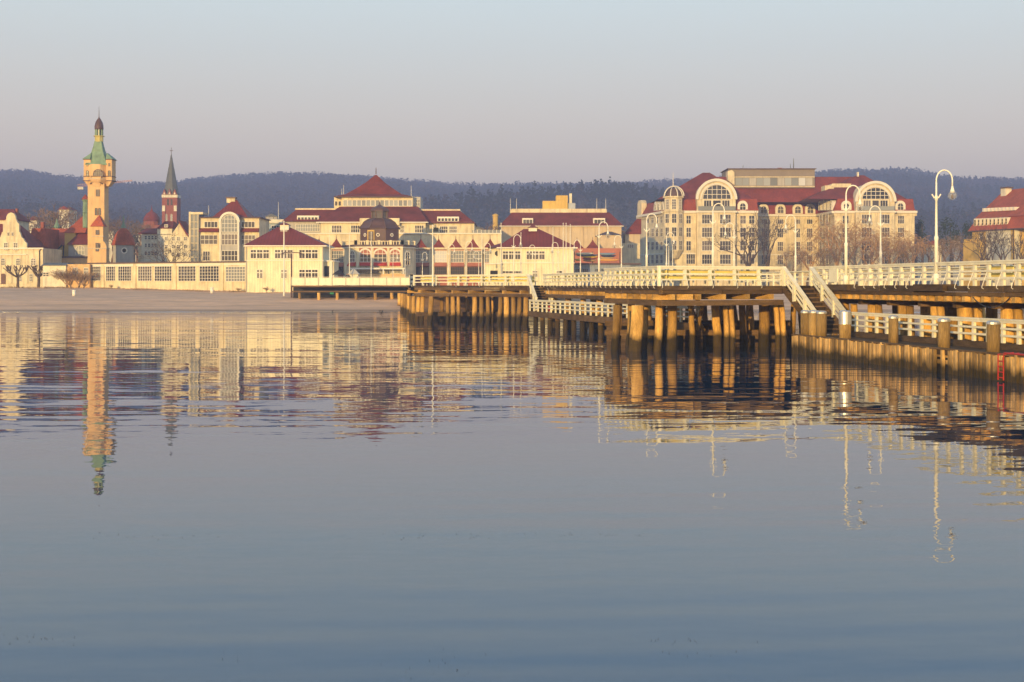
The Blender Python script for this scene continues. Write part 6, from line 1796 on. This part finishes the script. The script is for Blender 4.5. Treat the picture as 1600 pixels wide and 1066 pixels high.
def pollard(label, px, D, pyTop, pyBase, seed, wpx):
    rg = random.Random(seed)
    z0, z1 = beach_z(D) , wz(pyTop, D)
    x = wx(px, D)
    H = z1 - z0
    o = root('pollarded_tree', label, 'tree', (x, D, z0), 'pollarded trees before the gabled house')
    ht = H * 0.48
    MB().tube([(x, D, z0 - 0.2), (x + 0.06, D, z0 + ht * 0.5), (x + 0.03, D, z0 + ht)], [0.3, 0.24, 0.22], 8).build('trunk', M['bark'], o, True)
    cr = MB()
    wm = wpx / FPX * D / 2
    for i in range(9):
        a = 2 * PI * i / 9 + rg.uniform(-0.2, 0.2)
        ex, ey = x + math.cos(a) * wm * rg.uniform(0.55, 0.85), D + math.sin(a) * wm * rg.uniform(0.4, 0.8)
        ez = z0 + H * rg.uniform(0.66, 0.82)
        cr.tube([(x, D, z0 + ht * 0.95), ((x + ex) / 2, (D + ey) / 2, z0 + H * 0.56), (ex, ey, ez)], [0.14, 0.11, 0.10], 5)
        for k in range(4):
            fx, fy, fz = ex + rg.uniform(-0.5, 0.5) + (ex - x) * 0.2, ey + rg.uniform(-0.5, 0.5), z0 + H * rg.uniform(0.85, 1.0)
            cr.tube([(ex, ey, ez), ((ex + fx) / 2 + rg.uniform(-0.1, 0.1), (ey + fy) / 2, (ez + fz) / 2), (fx, fy, fz)], [0.08, 0.07, 0.08], 5)
    cr.build('crown', M['bark'], o)
pollard('broad pollarded tree with knobbly fists before the gabled house door', 27.5, 272, 414, 443, 1, 36)
pollard('narrower pollarded tree leaning before the low lodge', 60, 270, 414, 443, 2, 27)

tree('bare_tree', 'spreading bare black tree in front of the white villa', 261, 286, 361, 'bare', None, None, 1.25)
tree('bare_tree', 'big spreading bare tree in front of the grand hotel wing', 1168, 335, 322, 'bare', None, None, 1.15)
tree('bare_tree', 'slimmer bare tree right behind the big one by the hotel', 1197, 345, 334, 'tall', None, None, 1.1)
tree('willow_tree', 'golden twigged tree in front of the hotel, left of the near lamp', 1303, 345, 334, 'willow', 'golden bare trees before the hotel', None, 1.0)
tree('willow_tree', 'tall golden twigged tree right behind the near lamp post at the hotel', 1328, 352, 332, 'willow', 'golden bare trees before the hotel', None, 0.9)
tree('willow_tree', 'golden twigged tree below the right hotel arch', 1362, 340, 352, 'willow', 'golden bare trees before the hotel', None, 1.1)
tree('willow_tree', 'low golden tree before the middle of the hotel', 1262, 340, 374, 'willow', 'golden bare trees before the hotel', None, 1.3)
tree('willow_tree', 'golden tree at the right end of the hotel', 1396, 345, 352, 'willow', 'golden bare trees before the hotel', None, 1.0)
tree('willow_tree', 'golden tree before the hotel corner, tips over the right wall', 1422, 350, 356, 'willow', 'golden bare trees before the hotel', None, 0.9)
for i, (px, D, py, k, lab) in enumerate([(1444, 372, 372, 'dense', 'brown twiggy tree directly right of the hotel'), (1466, 360, 368, 'dense', 'brown twiggy tree behind the tallest lamp post'), (1488, 376, 362, 'dense', 'brown twiggy tree under the larger pine'), (1507, 362, 372, 'dense', 'brown twiggy tree left of the mansard house'),
                                         (1533, 315, 352, 'tall', 'bare tree before the left corner of the mansard house'), (1548, 312, 356, 'tall', 'bare tree before the middle of the mansard house'), (1568, 314, 350, 'tall', 'bare tree before the dormers of the mansard house'), (1592, 312, 356, 'tall', 'bare tree before the pale side of the mansard house'),
                                         (1286, 336, 384, 'dense', 'low brown tree at the foot of the hotel, right of the lamp above the stairs'), (1340, 334, 380, 'dense', 'low brown tree at the hotel foot behind the near railing'), (1378, 333, 382, 'dense', 'low brown tree behind the lamp across the pier'), (1412, 336, 378, 'dense', 'low brown tree at the hotel corner foot'), (1238, 338, 388, 'dense', 'low brown tree behind the wide stairs')]):
    tree('bare_tree', lab, px, D, py, k, 'bare trees behind the pier', None, 1.15)
for px, D, py, lab in [(690, 430, 345, 'bare tree above the spa house right wing'), (757, 410, 346, 'bare tree left of the short round tower'), (788, 440, 338, 'bare tree right of the short round tower'), (60, 400, 318, 'bare tree rising behind the tiled house roof'), (95, 390, 326, 'bare tree beside the slender green spire'), (118, 395, 322, 'bare tree left of the green turret'), (176, 380, 338, 'bare tree right of the lighthouse shaft'), (206, 390, 336, 'bare tree behind the dome pavilion'), (15, 390, 320, 'bare tree behind the old red roof at the far left'), (216, 395, 342, 'bare tree left of the church dome'), (310, 400, 344, 'bare tree behind the sanatorium stair tower'), (960, 400, 352, 'bare tree behind the concert hall end')]:
    tree('bare_tree', lab, px, D, py, 'dense', 'bare trees in the town', None, 1.3)
for i, (px, D, py, w_, lab) in enumerate([(95, 268.5, 417, 1.3, 'dry shrub by the low lodge wall'), (107, 267.5, 414, 1.2, 'tall dry shrub against the peach lodge wall'), (122, 267, 418, 1.5, 'spreading dry shrub at the start of the glazed gallery'), 
                                          (174, 264, 444, 1.6, 'tiny dry shrub beneath the gallery windows'), (417, 246, 447, 1.3, 'small dry shrub at the foot of the nearer pavilion'), (372, 250, 449, 1.6, 'tiny dry shrub by the gallery end')]):
    tree('dry_shrub', lab, px, D, py, 'shrub', 'dry shrubs on the sand', None, w_)
# pines
def pine(label, px, D, pyTop, wpx, seed):
    rg = np.random.default_rng(seed)
    z1 = wz(pyTop, D)
    x = wx(px, D)
    H = z1 - 3.1
    wm = wpx / FPX * D / 2
    o = root('pine_tree', label, 'tree', (x, D, 3.1), 'dark pines in the town')
    MB().tube([(x, D, 2.9), (x + 0.3, D, 3.1 + H * 0.5), (x + 0.1, D, 3.1 + H * 0.9)], [0.35, 0.28, 0.12], 7).build('trunk', M['bark'], o, True)
    cl = rg.uniform(-1, 1, (14, 3)) * np.array([wm * 0.75, wm * 0.75, H * 0.2]) + np.array([x, D, 3.1 + H * 0.74])
    m_ = MB()
    for c in cl:
        for _ in range(70):
            p = c + rg.normal(0, 1, 3) * np.array([wm * 0.24, wm * 0.24, H * 0.05])
            a = rg.normal(0, 1, 3); a /= np.linalg.norm(a)
            e = np.cross(a, rg.normal(0, 1, 3)); e /= np.linalg.norm(e)
            s_ = rg.uniform(0.12, 0.3)
            m_.add([tuple(p - a * s_), tuple(p + e * s_ * 0.7), tuple(p + a * s_), tuple(p - e * s_ * 0.7)], [(0, 1, 2, 3)])
    m_.build('crown', M['pine'], o)
pine('dark umbrella pine right of the tallest lamp post', 1484, 385, 341, 34, 1)
pine('dark pine just right of the grand hotel', 1440, 390, 340, 22, 2)
pine('small dark pine left of the mansard house', 1512, 400, 342, 18, 3)
pine('dark conifer behind the tiled house', 82, 410, 336, 22, 4)
pine('dark conifer left of the church', 208, 420, 348, 18, 5)

# grass tufts at the top of the beach
rg = np.random.default_rng(9)
m_ = MB()
for _ in range(4200):
    px = rg.uniform(-20, 385)
    base = 267.5 - (max(px, 139) - 139) / 246 * 17.5
    D = base - abs(rg.normal(0, 1)) * 1.0 - 0.5
    if rg.random() > 0.35 + 0.65 * (math.sin(px * 0.09) > -0.1): continue
    x, z = wx(px, D), beach_z(D)
    h, a = rg.uniform(0.10, 0.42) * (1.0 if px < 110 else 0.7), rg.uniform(0, PI)
    c, s_ = math.cos(a) * 0.05, math.sin(a) * 0.05
    ox, oy = rg.normal(0, 0.08, 2)
    m_.add([(x - c, D - s_, z - 0.05), (x + c, D + s_, z - 0.05), (x + ox, D + oy, z + h)], [(0, 1, 2)])
tag(m_.build('dry_grass', M['scrub']), 'dry grass tufts along the foot of the gallery wall', kind='stuff')

# ---------------------------------------------------------------- small things on the beach and promenade
for px, D, lab in ((115.5, 231, 'white litter bin on the sand below the lighthouse'), (331, 243, 'white litter bin on the sand below the gallery'), (475.5, 228, 'white litter bin on the sand beside the promenade')):
    x, z = wx(px, D), beach_z(D)
    o = root('litter_bin', lab, 'litter bin', (x, D, z), 'white litter bins on the beach')
    MB().lathe([(0.24, z - 0.05), (0.28, z + 0.8)], x, D, 10).build('body', M['white'], o, True)
    MB().lathe([(0.31, z + 0.8), (0.31, z + 0.88), (0.2, z + 0.93)], x, D, 10).build('lid', M['white'], o)
def bird(px, D, lab, z=None, hh=0.34):
    x = wx(px, D)
    z = beach_z(D) if z is None else z
    o = root('bird', lab, 'bird', (x, D, max(z, 0)), 'dark birds at the water edge')
    z = max(z, 0)
    m_ = MB()
    vs, fs = [], []
    K_ = 0.62
    prof = [(-0.30, 0.02, 0.16), (-0.2, 0.05, 0.17), (-0.05, 0.10, 0.18), (0.1, 0.09, 0.21), (0.17, 0.05, 0.28), (0.2, 0.055, 0.36), (0.25, 0.045, 0.38), (0.29, 0.015, 0.37), (0.35, 0.006, 0.36)]
    for u_, r, h in prof:
        for k in range(8):
            a = 2 * PI * k / 8
            vs.append((x + K_ * u_, D + K_ * r * math.cos(a), z + K_ * (h + r * math.sin(a))))
    for j in range(len(prof) - 1):
        for k in range(8): fs.append((8 * j + k, 8 * j + (k + 1) % 8, 8 * j + 8 + (k + 1) % 8, 8 * j + 8 + k))
    m_.add(vs, fs + [tuple(range(7, -1, -1)), tuple(range(8 * len(prof) - 8, 8 * len(prof)))])
    m_.build('body', M['bird'], o, True)
    for dx in (-0.02, 0.05): MB().tube([(x + dx, D, z - 0.02), (x + dx, D, z + 0.09)], 0.015, 4).build('leg', M['bird'], o)
bird(519.5, 203, 'lone dark bird standing at the waterline')
bird(593.5, 203, 'dark bird at the waterline, left of a close pair')
bird(597.5, 203.3, 'dark bird at the waterline, right of a close pair')
bird(595.7, 193, 'dark bird sitting on the water below a pair', -0.1)

def person(px, D, lab, face):
    """A standing figure grown as one skin over a joint skeleton."""
    x = wx(px, D); z = DZ - 0.015
    o = root('person', lab, 'person', (x, D, z), 'people on the promenade')
    J = [(0, 0, 0.98, .14), (0, 0, 1.22, .15), (0, 0, 1.44, .13), (0, 0, 1.55, .06), (0.02, -.01, 1.66, .095), (0.02, -.01, 1.75, .08),
         (.2, 0, 1.42, .065), (.25, .02, 1.14, .05), (.22, -.1, .9, .04), (-.2, 0, 1.42, .065), (-.25, .03, 1.14, .05), (-.22, -.08, .9, .04),
         (.1, 0, .93, .095), (.11, -.04, .5, .065), (.1, .02, .08, .05), (.1, -.14, .04, .04), (-.1, 0, .93, .095), (-.11, -.02, .5, .065), (-.12, .08, .08, .05), (-.12, -.08, .04, .04)]
    E_ = [(0, 1), (1, 2), (2, 3), (3, 4), (4, 5), (2, 6), (6, 7), (7, 8), (2, 9), (9, 10), (10, 11), (0, 12), (12, 13), (13, 14), (14, 15), (0, 16), (16, 17), (17, 18), (18, 19)]
    me = bpy.data.meshes.new('body')
    me.from_pydata([(a * face, c, h) for a, c, h, r in J], E_, [])
    q = link('body', me, o)
    md = q.modifiers.new('skin', 'SKIN')
    for v, (a, c, h, r) in zip(me.skin_vertices[0].data, J): v.radius = (r, r)
    me.skin_vertices[0].data[0].use_root = True
    sb = q.modifiers.new('smooth', 'SUBSURF'); sb.levels = sb.render_levels = 1
    q.data.materials.append(M['cloth'])
    MB().lathe([(0.02, z + 1.56), (0.085, z + 1.62), (0.095, z + 1.69), (0.07, z + 1.76), (0.02, z + 1.79)], x + 0.02 * face, D - 0.03, 10).build('head', M['skin'], o, True)
person(542, 229.5, 'person in dark clothes standing on the promenade before the rotunda', 1)
person(545, 229.8, 'second person in dark clothes beside another on the promenade', -1)
D = 233
x = wx(552, D)
o = root('kiosk_tent', 'small pale kiosk with a pointed grey roof on the promenade', 'kiosk', (x, D, DZ))
MB().box(x - 0.75, x + 0.75, D, D + 1.4, DZ - 0.05, DZ + 1.7).build('wall', M['pale'], o)
MB().frust(x - 0.95, x + 0.95, D - 0.2, D + 1.6, DZ + 1.7, x - 0.05, x + 0.05, D + 0.65, D + 0.75, DZ + 2.6).build('roof', M['grey'], o)
x = wx(517, D)
o = root('parasol', 'folded and open dark parasols leaning by the pavilion porch', 'parasol', (wx(527, D), D, DZ))
MB().tube([(wx(527, D), D, DZ), (wx(529, D), D, DZ + 2.3)], 0.05, 5).build('pole', M['plum'], o)
MB().lathe([(1.0, DZ + 1.65), (0.6, DZ + 2.0), (0.03, DZ + 2.35)], wx(529, D), D, 8).build('canopy', M['cloth'], o)
MB().box(wx(515.5, 222.6), wx(521.5, 222.6), 222.5, 222.7, 2.2, 2.6).build('tarpaulin', mat('green_tarpaulin', (0.03, 0.22, 0.12)), pier)

# flecks floating on the near water
rg = np.random.default_rng(21)
m_ = MB()
for c_px, c_py, n, sx_, sy_ in ((250, 838, 22, 60, 3), (660, 838, 26, 60, 4), (900, 836, 26, 90, 1.5), (60, 1000, 18, 40, 6), (690, 1040, 18, 50, 12), (1070, 1000, 14, 50, 3), (1080, 1020, 8, 40, 4), (320, 1027, 8, 30, 3)):
    for _ in range(n):
        py = c_py + rg.normal(0, sy_); px = c_px + rg.normal(0, sx_)
        D = EYE * FPX / (py - HOR)
        r = rg.uniform(0.25, 0.8) / FPX * D
        x = wx(px, D)
        m_.add([(x - r, D - r, 0.004), (x + r, D - r * 0.6, 0.004), (x + r * 0.7, D + r, 0.004), (x - r * 0.8, D + r * 0.8, 0.004), (x, D, 0.012)], [(0, 1, 4), (1, 2, 4), (2, 3, 4), (3, 0, 4)])
tag(m_.build('flotsam', M['bird']), 'tiny dark flecks drifting on the calm water', kind='stuff')
